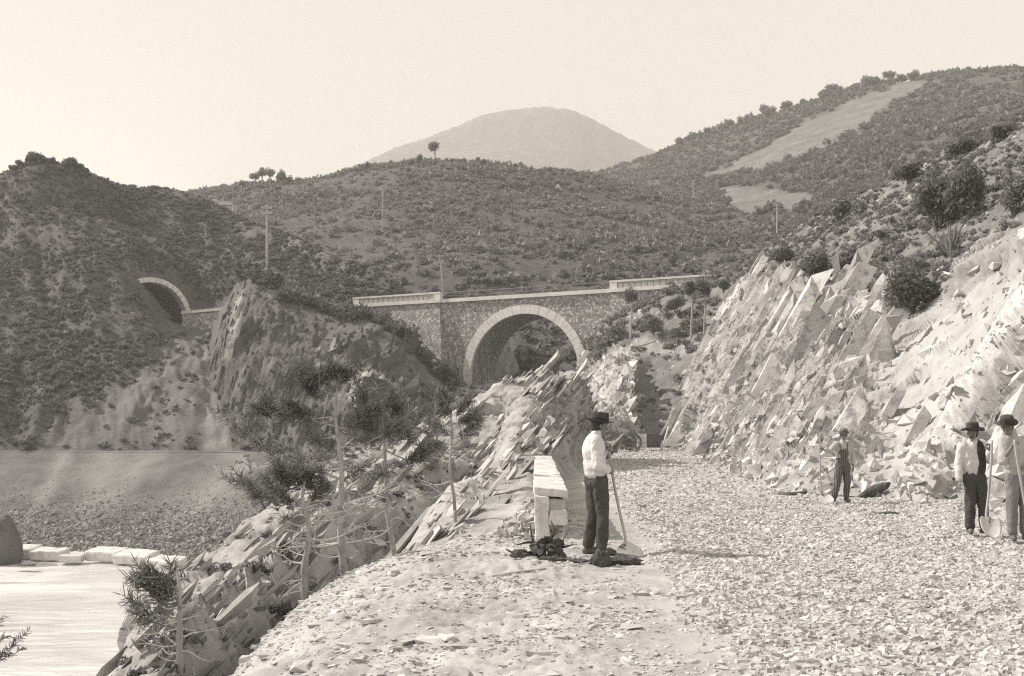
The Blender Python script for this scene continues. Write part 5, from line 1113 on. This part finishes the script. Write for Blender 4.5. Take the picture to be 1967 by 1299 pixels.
# ------------------------------------------------------------------ cart and tools at the end of the road
k = 60/F
ct = empty('tip_cart', (P(1243, 864, 60)[0], 60, .02), .12); tag(ct, 'two wheeled wooden tip cart standing at the far end of the road', 'cart')
b = MB(); b.add([(-.12, -.42, .22), (.62, -.42, .22), (.62, .5, .22), (-.12, .5, .22), (-.16, -.5, .92), (.78, -.5, .92), (.78, .58, .92), (-.16, .58, .92)], [(3, 2, 1, 0), (0, 1, 5, 4), (1, 2, 6, 5), (2, 3, 7, 6), (3, 0, 4, 7)]); b.build('body', M['darkwood'], ct)  # dark tone carries the shade of the side facing the camera
for j in range(3): MB().box((-.40, -.47, .36+.25*j), (.50, .06, .225)).build('end_board', M['lime'], ct)  # pale tone puts the sunlight on these boards into their colour
for yy in (-.66, .72):
    b = MB(); th = np.linspace(0, 2*math.pi, 25); V, Fc = tube([(-.98+.48*math.cos(t), yy, .5+.48*math.sin(t)) for t in th], .05, 6); b.add(V, Fc); b.tube([(-.98, yy-.1, .5), (-.98, yy+.1, .5)], .09, 8)
    for t in np.linspace(0, 2*math.pi, 9)[:-1]: b.tube([(-.98, yy, .5), (-.98+.46*math.cos(t), yy, .5+.46*math.sin(t))], .022, 5)
    b.build('wheel', M['darkwood'], ct)
MB().tube([(-.98, -.7, .5), (-.98, .76, .5)], .05, 7).build('axle', M['iron'], ct)
for yy in (-.36, .42): MB().box((-.75, yy, .93), (1.3, .07, .06)).build('shaft', M['oldwood'], ct)
o = MB().box((0, 0, .72), (.07, .22, 1.45)).build('plank', M['oldwood'], loc=(P(1270, 866, 59.4)[0], 59.4, .02)); o.rotation_euler = (0, .3, .1); tag(o, 'pale plank leaning against the right side of the cart', 'plank')
o = MB().box((0, 0, 0), (.30, .4, .62), taper=.8).build('tool_box', M['darkwood'], loc=(P(1277, 838, 60)[0], 60.2, .95)); o.rotation_euler = (0, .5, .2); tag(o, 'dark tilted wooden chute propped at the cart tail', 'box')
bk = empty('wheelbarrow', (P(1196, 866, 57)[0], 57.0, .02), .4); tag(bk, 'dark wheelbarrow heaped with tools left of the cart', 'wheelbarrow')
b = MB(); b.add([(-.3, -.25, .35), (.3, -.25, .3), (.3, .25, .3), (-.3, .25, .35), (-.42, -.36, .8), (.42, -.36, .74), (.42, .36, .74), (-.42, .36, .8)], [(3, 2, 1, 0), (0, 1, 5, 4), (1, 2, 6, 5), (2, 3, 7, 6), (3, 0, 4, 7)]).build('tray', M['darkwood'], bk)
b = MB(); th = np.linspace(0, 2*math.pi, 19); V, Fc = tube([(.62+.22*math.cos(t), 0, .22+.22*math.sin(t)) for t in th], .035, 6); b.add(V, Fc)
for t in np.linspace(0, 2*math.pi, 7)[:-1]: b.tube([(.62, 0, .22), (.62+.21*math.cos(t), 0, .22+.21*math.sin(t))], .015, 5)
b.build('wheel', M['iron'], bk)
for s in (-1, 1): MB().tube([(.62, s*.08, .22), (0, s*.24, .36), (-.95, s*.3, .6)], .03, 6).build('handle', M['oldwood'], bk); MB().tube([(-.3, s*.24, .42), (-.36, s*.26, 0)], .03, 6).build('leg', M['oldwood'], bk)
V, Fc = stoneproto(410); npmesh('load', V*np.array([.36, .3, .3])+np.array([0, 0, .8]), Fc, M['rock'], bk)
for (u_, v_, s_, lb) in [(1172, 838, .22, 'dark broken block on top of the stone heap behind the standing man'), (1178, 852, .3, 'rough pale block in the stone heap behind the standing man')]:
    V, Fc = stoneproto(int(u_)); o = npmesh('boulder', V*s_, Fc, M['rock' if s_ < .25 else 'lime'], loc=P(u_, v_, 54)); tag(o, lb, 'stone')
V, Fc = stoneproto(77); o = npmesh('boulder', V*np.array([.62, .5, .5]), Fc, M['fore'], loc=(P(1172, 864, 55)[0], 55, .2)); tag(o, 'broad pale boulder carrying the small stone heap', 'stone')

# ------------------------------------------------------------------ root lumps, sticks and log
def lump(name, c, s, seed, mat, label, cat, rough=.6, group=None):
    b = MB(); b.ell((0, 0, 0), (1, 1, 1), nu=44, nv=28); V = np.concatenate(b.V); V = V*(1+rough*fbm(V*1.8+seed, 4)[:, None]+.5*rough*fbm(V*6+seed, 3)[:, None])*np.array(s)
    o = npmesh(name, V, b.F, mat, loc=c, smooth=True); tag(o, label, cat, group); return o
M['earth'] = matl('dark_root_earth', .055, .14, 6, 8, bump=1.0, bdist=.03, bscale=24)
def G(u, v, Y): q = P(u, v, Y); return np.array([q[0], Y, road_z(np.array(q[0]), np.array(Y)).item()])
st = empty('tree_stump', (.41, 13.05, -.02)); tag(st, 'uprooted dark stump with soil still on its roots at the feet of the man', 'stump')
b = MB(); rr = np.random.default_rng(8)
for k in range(80):
    V, Fc = stoneproto(500+k); e = unit_(rr.normal(size=3))*np.array([.25, .17, .22])*rr.uniform(.2, 1)**.5; e[2] = abs(e[2])*1.2-.02; e[0] += .12*e[2]; b.add((V*rr.uniform(.035, .10))@np.array(Matrix.Rotation(rr.uniform(0, 6), 3, unit_(rr.normal(size=3))))+e, Fc)
b.build('root_ball', M['earth'], st)
rr = np.random.default_rng(9)
for k, (a, l, h) in enumerate([(2.4, .26, .30), (1.2, .16, .36), (.5, .3, .2), (3.4, .36, .02), (-.4, .35, .03), (2.9, .5, -.06), (-1.2, .3, .0)]):
    e = np.array([math.cos(a)*l, math.sin(a)*l*.6, .15+h*.8]); m_ = e*.55+np.array([0, 0, .05])+rr.normal(size=3)*.05; MB().tube(cr(np.array([(0, 0, .15), m_, e]), 8), np.linspace(.026, .007, 8)*rr.uniform(.6, 1.2), 6).build('root', M['earth'], st, smooth=True)
for (u_, v_, Y_, s_, lb) in [(1155, 1108, 12.3, (.12, .10, .11), 'dark clod just in front of the uprooted stump'), (1195, 1110, 12.5, (.22, .14, .06), 'flat dark clod trailing to the right of the stump'), (1060, 1100, 12.7, (.16, .1, .045), 'flat dark clod to the left of the stump'), (1000, 1085, 13.0, (.12, .1, .07), 'small brown clod furthest left of the stump'),(1110, 1108, 12.5, (.17, .1, .04), 'thin dark clod lying below the stump')]:
    q = G(u_, v_, Y_); q[2] += s_[2]*.5; lump('earth_clod', q, s_, u_, M['earth'], lb, 'clod')
def stick(pts, r_, name, label, cat, mat='deadwood'):
    W = [G(*p_) + np.array([0, 0, r_*1.2+.015+(p_[3] if len(p_) > 3 else 0)]) if False else G(*p_[:3])+np.array([0, 0, r_*1.2+.02]) for p_ in pts]; W = np.array(W); c = W[0].copy(); o = MB().tube(cr(W, 20)-c, np.linspace(r_, r_*.55, 20), 7).build(name, M[mat], loc=c, smooth=True); tag(o, label, cat)
stick([(945, 1140, 11.3), (1010, 1128, 11.7), (1090, 1112, 12.1), (1150, 1098, 12.4)], .012, 'branch', 'long thin bare root lying on the earth in front of the stump', 'branch')
stick([(1165, 1064, 13.3), (1190, 1066, 13.2), (1222, 1072, 13.0)], .014, 'branch', 'short dark stick lying right of the feet of the man', 'branch', 'earth')
stick([(1498, 948, 25.4), (1520, 940, 25.2), (1548, 925, 25.8)], .06, 'log', 'crooked dark branch lying at the foot of the cutting behind the boy', 'log', 'rock')
q = find(PAT['cut'], 1680, 945); o = lump('log', q+np.array([-.1, -.25, .08]), (.42, .12, .11), 5, M['earth'], 'dark lump shaped as the shadow the boy casts on the bank', 'log', .2); o.rotation_euler = (0, -.42, .1)  # dark earth lump modelled in place of the boy's cast shadow
q = G(1700, 975, 20.5); lump('earth_clod', q+np.array([0, 0, .03]), (.3, .16, .07), 15, M['earth'], 'dark flat clod on the stones right of the boy', 'clod')
# ------------------------------------------------------------------ people
M['skin'] = matl('sunburnt_skin', .17, .24, 20, 4, .6, .1, spec=.3)
M['white_cloth'] = matl('white_shirt_cloth', .58, .68, 3, 4, bump=.5, bdist=.015, bscale=20)
M['dark_cloth'] = matl('dark_trouser_cloth', .065, .09, 4, 4, bump=.5, bdist=.012, bscale=24)
M['grey_cloth'] = matl('grey_trouser_cloth', .19, .24, 3, 3, bump=.5, bdist=.012, bscale=24)
M['black_cloth'] = matl('black_vest_cloth', .035, .07, 8, 6, bump=.4, bdist=.01, bscale=24)
M['pale_shirt'] = matl('faded_shirt_cloth', .40, .47, 3, 3, bump=.5, bdist=.012, bscale=24)
M['hat'] = matl('dark_felt', .04, .075, 12, 5, bump=.3, bdist=.006)
M['hatgrey'] = matl('grey_felt', .14, .24, 12, 5, bump=.3, bdist=.006)
M['hair'] = matl('dark_hair', .03, .06, 60, 4, bump=.5, bdist=.004)
M['boot'] = matl('worn_leather', .10, .18, 16, 5, bump=.3, bdist=.005)
M['handle'] = matl('ash_handle', .34, .50, 8, 6, bump=.2, bdist=.004, stretch=(1, 1, .2))
M['blade'] = matl('bright_worn_steel', .55, .68, 8, 5, .45, .15, bdist=.004, spec=.4)
# striped overalls
m = matl('striped_overalls', .10, .16, 8, 5, bump=.4, bdist=.01, bscale=24); nt = m.node_tree; b = nt.nodes['Principled BSDF']; M['striped'] = m
wv = _n(nt, 'ShaderNodeTexWave'); wv.inputs['Scale'].default_value = 7.5; wv.inputs['Distortion'].default_value = .6; wv.bands_direction = 'X'
tc = _n(nt, 'ShaderNodeTexCoord'); nt.links.new(tc.outputs['Object'], wv.inputs['Vector'])
rp = _n(nt, 'ShaderNodeValToRGB'); rp.color_ramp.elements[0].color = T(.075); rp.color_ramp.elements[1].color = T(.17); rp.color_ramp.elements[0].position = .35; rp.color_ramp.elements[1].position = .75
nt.links.new(wv.outputs['Fac'], rp.inputs[0]); nt.links.new(rp.outputs[0], b.inputs['Base Color'])

def fuse(mb, name, mat, parent, vox, smooth_it=4, wrinkle=0.0, wsc=9.0, cut=None, wdir=None):
    """weld the shapes of mb into one continuous skin"""
    o = mb.build(name, mat, None); md = o.modifiers.new('weld', 'REMESH'); md.mode = 'VOXEL'; md.voxel_size = vox; md.use_smooth_shade = True
    if smooth_it: s = o.modifiers.new('smooth', 'SMOOTH'); s.factor = .5; s.iterations = smooth_it
    dg = bpy.context.evaluated_depsgraph_get(); me = bpy.data.meshes.new_from_object(o.evaluated_get(dg)); old = o.data; o.modifiers.clear(); o.data = me; me.name = name; bpy.data.meshes.remove(old)
    n = len(me.vertices); V = np.empty(n*3, np.float32); me.vertices.foreach_get('co', V); V = V.reshape(-1, 3).astype(float)
    if wrinkle:
        N = np.empty(n*3, np.float32); me.vertices.foreach_get('normal', N); N = N.reshape(-1, 3)
        w_ = fbm(V*np.array(wdir if wdir is not None else (1, 1, .55))*wsc, 3, ridged=True)-.25; V = V+N*(w_*wrinkle)[:, None]
    me.vertices.foreach_set('co', V.astype(np.float32).ravel())
    me.polygons.foreach_set('use_smooth', np.ones(len(me.polygons), dtype=bool))
    if not me.materials: me.materials.append(mat)
    me.update(); o.parent = parent; return o
def v3(*a): return np.array(a, float)
def unit(a): a = np.asarray(a, float); return a/np.linalg.norm(a)
def hand(b, wrist, dirn, palm_n, thumb, curl=1.0, s=1.0, grip=None):
    """palm, four bent fingers and a thumb; dirn wrist->knuckles, palm_n the way the palm faces, thumb = side the thumb is on"""
    d, pn_ = unit(dirn), unit(palm_n); pn_ = unit(pn_-d*(pn_@d)); side = np.cross(d, pn_); side = side*np.sign(side@thumb if abs(side@thumb) > 1e-6 else 1)
    c = wrist+d*.045*s; rot = np.stack([side, pn_, d], 1); b.ell(c, (.041*s, .017*s, .052*s), rot)
    for k, (off, ln) in enumerate([(.030, .88), (.010, 1.0), (-.010, .95), (-.029, .75)]):
        r_ = .0092*s; p = wrist+d*.088*s+side*off*s
        a1 = .35+.75*curl+.06*k; a2 = a1+.9*curl+.15; a3 = a2+.7*curl+.1; q = p
        for a, l in ((a1, .040), (a2, .027), (a3, .021)):
            e = q+(d*math.cos(a)+pn_*math.sin(a))*l*ln*s; b.cone(q, e, r_, r_*.9, 8); q = e; r_ *= .92
    p = wrist+d*.03*s+side*.034*s+pn_*.006*s; m_ = p+(side*.55+d*.55+pn_*.55*curl)*.038*s; e = m_+(d*.55+pn_*.85*curl-side*.15)*.032*s
    b.cone(p, m_, .0125*s, .0105*s, 8); b.cone(m_, e, .0105*s, .0085*s, 8)
def head(b, c, fwd, up=(0, 0, 1), s=1.0):
    """skull, jaw, nose, brow, ears; c = middle of the skull"""
    f = unit(fwd); u = unit(np.asarray(up, float)); r_ = unit(np.cross(f, u)); u = np.cross(r_, f); rot = np.stack([r_, f, u], 1)
    A = lambda x, y, z: c+s*(r_*x+f*y+u*z)
    b.ell(A(0, -.005, .022), (.074*s, .094*s, .092*s), rot, 20, 14); b.ell(A(0, .028, -.045), (.054*s, .062*s, .072*s), rot, 16, 12)
    b.ell(A(0, .066, -.098), (.026*s, .022*s, .02*s), rot)                              # chin
    b.cone(A(0, .090, .012), A(0, .112, -.026), .009*s, .013*s, 8); b.ell(A(0, .104, -.032), (.018*s, .012*s, .010*s), rot)   # nose
    for x in (-.03, .03):
        b.ell(A(x, .082, .030), (.024*s, .012*s, .008*s), rot); b.ell(A(x*1.25, .066, -.025), (.02*s, .018*s, .018*s), rot)      # brow, cheek
        b.ell(A(x*2.6, -.008, -.008), (.010*s, .020*s, .032*s), rot)                      # ear
    b.ell(A(0, .089, -.058), (.022*s, .010*s, .006*s), rot); b.ell(A(0, .087, -.069), (.019*s, .010*s, .007*s), rot)                  # lips
    return A, rot
def hat(parent, c, fwd, up, mat, rb, rc, hc, flat=True, droop=.012, band=True, s=1.0):
    f = unit(fwd); u = unit(up); r_ = unit(np.cross(f, u)); u = np.cross(r_, f)
    prof = [(rc*.97, -.012), (rc*1.02, 0), (rb*.8, -.004), (rb, -.002+droop*.6), (rb*1.005, .006+droop*.6), (rb*.8, .004), (rc*1.05, .010), (rc, .03), (rc*.97, hc*.75), (rc*.92, hc), (rc*.6, hc*(1.0 if flat else 1.08)-(.012 if flat else 0)), (0.001, hc*(.94 if flat else 1.1)-(.01 if flat else 0))]
    seg = 32; V = []; Fc = []
    for (pr_, pz) in prof:
        for k in range(seg):
            a = 2*math.pi*k/seg; e = 1+.16*math.sin(a)**2
            dz = -droop*math.cos(2*a)*(pr_/rb)**3 if pr_ > rc*1.1 else 0
            V.append(c+r_*pr_*math.cos(a)+f*pr_*e*math.sin(a)+u*(pz+dz))
    for i in range(len(prof)-1):
        for k in range(seg): Fc.append((i*seg+k, i*seg+(k+1) % seg, (i+1)*seg+(k+1) % seg, (i+1)*seg+k))
    o = npmesh('hat', np.array(V), Fc, mat, parent, smooth=True)
    if band:
        V = []; Fc = []
        for z_ in (.012, .04):
            for k in range(seg): a = 2*math.pi*k/seg; V.append(c+r_*rc*1.045*math.cos(a)+f*rc*1.045*(1+.16*math.sin(a)**2)*math.sin(a)+u*z_)
        for k in range(seg): Fc.append((k, (k+1) % seg, seg+(k+1) % seg, seg+k))
        npmesh('hat_band', np.array(V), Fc, M['black_cloth'], o, smooth=True)
    return o
def boot(parent, ankle, toe, s=1.0, mat='boot'):
    b = MB(); d = unit((toe-ankle)*np.array([1, 1, 0])); g = np.array([ankle[0], ankle[1], 0])
    b.cone(ankle+v3(0, 0, .06*s), g+v3(0, 0, .05*s), .048*s, .046*s); b.cone(g-d*.045*s+v3(0, 0, .036*s), g+d*.16*s+v3(0, 0, .03*s), .04*s, .036*s); b.ell(g+d*.1*s+v3(0, 0, .05*s), (.046*s, .07*s, .035*s), np.stack([unit(np.cross(d, (0, 0, 1))), d, (0, 0, 1)], 1))
    return fuse(b, 'boot', M[mat], parent, .009*s, 3)
def person(loc, J, s, label, hatmat, shirt, trousers, fwd, headf, hatkw, vest=None, bib=None, sleeve=1.0, moustache=False, facing_r=None, loose=1.0, barefoot=None):
    """J: joints in metres, x to the right, y away, z up from the ground between the feet"""
    root = empty('person', loc); tag(root, label, 'person')
    Jn = {k: v3(*a) for k, a in J.items() if k not in ('rhand', 'lhand', 'vestside')}
    b = MB(); A, rot = head(b, Jn['head'], headf, J.get('headup', (0, 0, 1)), s)
    b.cone(Jn['neck']-v3(0, 0, .04), Jn['head']-v3(0, 0, .05)*s, .055*s, .05*s)
    sh = unit(Jn['rsh']-Jn['lsh']); ch, pv = Jn['chest'], Jn['pelvis']
    fw = unit(fwd); tr = np.stack([sh, unit(np.cross((0, 0, 1), sh)), (0, 0, 1)], 1)
    b.ell(ch, (.145*s, .095*s, .2*s), tr); b.ell((ch+pv)/2, (.125*s, .085*s, .2*s), tr); b.ell(pv, (.135*s, .09*s, .13*s), tr)
    for q in 'rl':
        b.cone(Jn[q+'sh'], Jn[q+'el'], .046*s, .036*s); b.cone(Jn[q+'el'], Jn[q+'ha'], .036*s, .024*s); b.cone(ch+v3(0, 0, .1)*s, Jn[q+'sh'], .06*s, .05*s)
        b.cone(Jn[q+'hip'], Jn[q+'kn'], .07*s, .046*s); b.cone(Jn[q+'kn'], Jn[q+'an'], .046*s, .032*s)
        hd = J[q+'hand']; hand(b, Jn[q+'ha'], hd[0], hd[1], v3(*hd[2]), hd[3], s)
    fuse(b, 'body', M['skin'], root, .0062*max(s, .85), 2)
    for x in (-.03, .03):
        e = MB(); e.ell(A(x, .0815, .012), (.0115*s, .0085*s, .007*s), rot, 8, 6).build('eye', M['black_cloth'], root, smooth=True)
    if moustache: e = MB(); e.ell(A(0, .098, -.050), (.032*s, .012*s, .009*s), rot).ell(A(-.022, .092, -.056), (.016*s, .01*s, .008*s), rot).ell(A(.022, .092, -.056), (.016*s, .01*s, .008*s), rot).build('moustache', M['hair'], root, smooth=True)
    h = MB(); h.ell(A(0, -.018, .022), (.079*s, .092*s, .092*s), rot, 20, 14); h.ell(A(0, -.045, -.03), (.068*s, .055*s, .055*s), rot, 16, 10); fuse(h, 'hair', M['hair'], root, .009, 2, .004, 40)
    hat(root, A(0, .0, .055), headf, J.get('headup', (0, 0, 1)), M[hatmat], s=s, **hatkw)
    # shirt
    b = MB(); k = loose
    b.ell(ch+v3(0, 0, .02)*s, (.185*s*k, .125*s*k, .20*s), tr, 20, 14); b.ell((ch*.55+pv*.45), (.172*s*k, .122*s*k, .2*s), tr, 20, 14); b.ell(ch*.2+pv*.8, (.162*s*k, .118*s*k, .11*s), tr, 20, 12)
    b.cone(ch+v3(0, 0, .14)*s, Jn['neck']+v3(0, 0, .02)*s, .10*s, .066*s)
    for q in 'rl':
        b.cone(ch+v3(0, 0, .11)*s+(Jn[q+'sh']-ch)*.35*v3(1, 1, 0), Jn[q+'sh'], .085*s, .074*s*k); b.cone(Jn[q+'sh'], Jn[q+'el'], .070*s*k, .058*s*k)
        b.cone(Jn[q+'el'], Jn[q+'el']+(Jn[q+'ha']-Jn[q+'el'])*(.82*sleeve), .058*s*k, .046*s*k)
    so = fuse(b, 'shirt', M[shirt], root, .011, 4, .020*k, 8)
    # trousers
    b = MB(); b.ell(pv+v3(0, 0, .03)*s, (.158*s, .114*s, .12*s), tr, 18, 12); b.ell(pv-v3(0, 0, .05)*s, (.155*s, .115*s, .11*s), tr, 18, 12)
    for q in 'rl':
        b.cone(Jn[q+'hip'], Jn[q+'kn'], .098*s, .073*s); b.cone(Jn[q+'kn'], Jn[q+'an']+v3(0, 0, .03)*s, .073*s, .066*s)
    to = fuse(b, 'trousers', M[trousers], root, .011, 3, .026, 7)
    for q in 'rl': boot(root, Jn[q+'an'], Jn[q+'toe'], s, barefoot or 'boot')
    if vest:
        b = MB(); side = J.get('vestside', 0)
        b.ell(ch+v3(0, 0, .03)*s+sh*side*.14*s, (.125*s*k, .146*s*k, .21*s), tr, 20, 14); b.ell(ch*.5+pv*.5+sh*side*.13*s, (.118*s*k, .142*s*k, .23*s), tr, 20, 14); fuse(b, 'vest', M[vest], root, .011, 3, .008, 9)
    if bib:
        b = MB(); b.ell(ch*.75+pv*.25+fw*.035*s, (.135*s*k, .118*s*k, .21*s), tr, 20, 14); b.ell(pv+fw*.01*s+v3(0, 0, .08)*s, (.168*s*k, .125*s*k, .15*s), tr, 20, 14); bo = fuse(b, 'overall_bib', M[bib], root, .011, 3, .008, 9)
        for q in 'rl':
            p_ = ch+(Jn[q+'sh']-ch)*.55; MB().tube(cr(np.array([ch*.9+pv*.1+(Jn[q+'sh']-ch)*.42*v3(1, 1, .2)+fw*.14*s, p_+fw*.10*s+v3(0, 0, .06)*s, p_+v3(0, 0, .085)*s, p_-fw*.1*s+v3(0, 0, .03)*s]), 9), .018*s, 6).build('strap', M[bib], bo, smooth=True)
    return root
def shovel(loc, pts, r_, tip, bw, bl, normal, label):
    """pts: handle centre line (local); tip: blade direction; bw/bl blade width and length; normal: hollow side"""
    root = empty('shovel', loc); tag(root, label, 'shovel'); pts = np.array(pts, float)
    MB().tube(cr(pts, 24), np.linspace(r_*.95, r_*1.1, 24), 9).build('handle', M['handle'], root, smooth=True)
    d = unit(tip); n = unit(np.asarray(normal, float)-d*(np.asarray(normal, float)@d)); sd_ = np.cross(d, n); e = pts[-1]
    nu, nv_ = 11, 13; V = []
    for i in range(nv_):
        t = i/(nv_-1); wv_ = bw*.5*(np.interp(t, [0, .12, .55, .85, 1], [.78, 1, .97, .72, .30]))
        for j in range(nu):
            x = -1+2*j/(nu-1); V.append(e+d*(t*bl-.0+.03*bl*(1-x*x)*(t > .9))+sd_*x*wv_+n*(.22*bw*x*x*.5-.05*bl*math.sin(t*2.6)))
    V = np.array(V); W = V-n*.006; Fc = gridfaces(nv_, nu); F2 = [tuple(f) for f in Fc]+[tuple(f[::-1]+len(V)) for f in Fc]
    rim = [j for j in range(nu)]+[i*nu+nu-1 for i in range(1, nv_)]+[(nv_-1)*nu+j for j in range(nu-2, -1, -1)]+[i*nu for i in range(nv_-2, 0, -1)]
    for a, c in zip(rim, rim[1:]+rim[:1]): F2.append((c, a, a+len(V), c+len(V)))
    npmesh('blade', np.concatenate([V, W]), F2, M['blade'], root, smooth=True)
    MB().tube([pts[-1]-unit(pts[-1]-pts[-2])*.07, pts[-1], e+d*bl*.3-n*.02], [r_*1.35, r_*1.45, r_*.5], 9).build('socket', M['iron'], root, smooth=True)
    return root

# man with the black hat, three quarter back view, both hands on his shovel
Y1 = 13.4; q = P(1143, 1060, Y1); L1 = v3(q[0], Y1, p_road_z(q[0], Y1)+.0)
J1 = dict(head=(.055, .02, 1.575), neck=(.015, .0, 1.455), chest=(-.015, .0, 1.25), pelvis=(.01, 0, .94), rsh=(.0, -.155, 1.385), lsh=(-.02, .16, 1.385), rel=(.015, -.225, 1.10), lel=(.06, .2, 1.16), rha=(.165, -.085, 1.03), lha=(.135, .045, 1.305),
          rhand=((.6, .7, -.1), (-.55, .6, 0), (0, 0, 1), 1.0), lhand=((.75, -.55, .1), (-.2, -.6, -.5), (0, 0, 1), 1.0),
          rhip=(.05, -.075, .92), lhip=(-.03, .08, .92), rkn=(.095, -.075, .50), lkn=(-.005, .09, .50), ran=(.075, -.06, .09), lan=(-.075, .10, .09), rtoe=(.3, .0, 0), ltoe=(.10, .16, 0))
person(L1, J1, 1.0, 'man in black hat and white shirt leaning both hands on a shovel', 'hat', 'white_cloth', 'dark_cloth', (.92, .38, 0), (.93, .30, -.14), dict(rb=.150, rc=.094, hc=.115, flat=True), loose=1.08)
shovel(L1, [(.150, .0, 1.40), (.185, -.005, 1.18), (.235, -.015, .85), (.305, -.035, .5), (.355, -.05, .28), (.365, -.065, .17), (.325, -.075, .115), (.30, -.08, .105)], .017, (.80, -.50, -.28), .235, .30, (.0, -.7, 1), 'long curved shovel held by the man in the black hat, blade on the ground')

# boy in striped overalls, one arm held out to his shovel
Y2 = 22.9; q = P(1613, 979, Y2); L2 = v3(q[0], Y2, p_road_z(q[0], Y2)+.05); print('person 2', L2, uv(L2))
J2 = dict(head=(.075, -.01, 1.385), neck=(.075, 0, 1.265), chest=(.075, .0, 1.085), pelvis=(.06, 0, .80), rsh=(-.075, -.01, 1.20), lsh=(.225, .02, 1.20), rel=(-.225, -.05, 1.06), lel=(.30, .05, .95), rha=(-.375, -.09, 1.10), lha=(.285, .0, .72),
          rhand=((-.8, -.4, .1), (.1, .5, .3), (0, 0, 1), 1.0), lhand=((-.05, -.05, -1), (-1, .1, 0), (0, -1, 0), .45),
          rhip=(-.005, 0, .77), lhip=(.125, .01, .77), rkn=(-.06, -.04, .42), lkn=(.15, -.02, .42), ran=(-.115, .0, .08), lan=(.135, .02, .08), rtoe=(-.22, -.2, 0), ltoe=(.19, -.18, 0))
person(L2, J2, .88, 'boy in pale hat and striped overalls holding a shovel upright at arm\'s length', 'hatgrey', 'pale_shirt', 'striped', (-.2, -1, 0), (-.25, -1, -.05), dict(rb=.135, rc=.086, hc=.095, flat=False), bib='striped', sleeve=.75)
shovel(L2, [(-.452, -.115, 1.42), (-.452, -.125, 1.0), (-.44, -.14, .5), (-.425, -.155, .22), (-.415, -.17, .15)], .015, (.45, -.55, -.35), .22, .28, (-.1, -.8, .8), 'upright shovel with pale blade held out by the boy in overalls')

# bearded looking man with wide hat and open dark waistcoat
Y3 = 16.6; q = P(1868, 1033, Y3); L3 = v3(q[0], Y3, p_road_z(q[0], Y3)+.05); print('person 3', L3, uv(L3))
J3 = dict(head=(-.005, -.02, 1.52), neck=(.0, .0, 1.40), chest=(-.005, 0, 1.19), pelvis=(.03, 0, .88), rsh=(-.165, -.02, 1.32), lsh=(.155, .02, 1.32), rel=(-.215, .0, 1.03), lel=(.235, -.08, 1.10), rha=(-.225, -.06, .79), lha=(.165, -.20, 1.26),
          rhand=((-.05, -.15, -1), (1, .1, 0), (0, -1, 0), .5), lhand=((.1, -.3, .9), (-.3, .5, .1), (-1, -.3, .2), 1.0),
          rhip=(-.045, 0, .86), lhip=(.11, .0, .86), rkn=(-.04, -.02, .46), lkn=(.14, -.03, .46), ran=(-.03, .02, .08), lan=(.175, .0, .08), rtoe=(-.1, -.22, 0), ltoe=(.26, -.2, 0), vestside=-.55)
person(L3, J3, .97, 'man in wide dark hat and dark waistcoat over a white shirt, hand on a shovel', 'hat', 'white_cloth', 'dark_cloth', (-.25, -1, 0), (-.6, -.8, -.05), dict(rb=.175, rc=.092, hc=.11, flat=False, droop=.025), vest='black_cloth', moustache=True)
shovel(L3, [(.175, -.275, 1.42), (.155, -.285, 1.05), (.115, -.30, .62), (.075, -.31, .32), (.085, -.33, .22), (.10, -.35, .27)], .018, (-.08, -.55, -.75), .31, .34, (0, -.8, .7), 'broad shovel with large pale blade standing before the man in the waistcoat')

# workman cut by the right edge
Y4 = 15.6; q = P(1946, 1052, Y4); L4 = v3(q[0], Y4, p_road_z(q[0], Y4)+.05); print('person 4', L4, uv(L4))
J4 = dict(head=(-.095, -.03, 1.62), neck=(-.03, .0, 1.50), chest=(.0, .0, 1.28), pelvis=(.06, .02, .93), rsh=(-.145, -.05, 1.42), lsh=(.17, .06, 1.42), rel=(-.225, -.16, 1.14), lel=(.28, .0, 1.15), rha=(-.13, -.25, 1.34), lha=(.12, -.22, 1.02),
          rhand=((.3, -.2, .8), (.5, -.3, -.2), (-.3, -1, 0), 1.0), lhand=((-.8, -.4, .1), (0, .8, .2), (0, 0, 1), .9),
          rhip=(-.015, .0, .91), lhip=(.14, .04, .91), rkn=(-.03, -.03, .49), lkn=(.17, -.01, .49), ran=(.0, .0, .09), lan=(.19, .04, .09), rtoe=(-.08, -.22, 0), ltoe=(.2, -.22, 0), headup=(-.12, -.2, 1))
person(L4, J4, 1.0, 'workman in pale shirt and grey trousers cut off by the right edge', 'hat', 'pale_shirt', 'grey_cloth', (-.4, -.9, 0), (-.55, -.75, -.35), dict(rb=.145, rc=.092, hc=.10, flat=False), sleeve=.12, loose=1.12)
shovel(L4, [(-.145, -.36, 1.44), (-.10, -.37, 1.1), (-.02, -.38, .62), (.05, -.40, .25), (.075, -.42, .14)], .019, (.3, -.5, -.3), .27, .30, (0, -.6, .8), 'long pale handled shovel held by the workman at the right edge')

# ------------------------------------------------------------------ haze over the valley
hm = bpy.data.materials.new('haze'); hm.use_nodes = True; nt = hm.node_tree; nt.nodes.clear()
pv_ = _n(nt, 'ShaderNodeVolumePrincipled'); pv_.inputs['Color'].default_value = (1, .975, .93, 1); pv_.inputs['Density'].default_value = .00052; pv_.inputs['Anisotropy'].default_value = 0.0
ou = _n(nt, 'ShaderNodeOutputMaterial'); nt.links.new(pv_.outputs[0], ou.inputs['Volume'])
o = MB().box((0, 1050, 242), (4600, 2700, 506)).build('haze', hm); tag(o, kind='stuff')
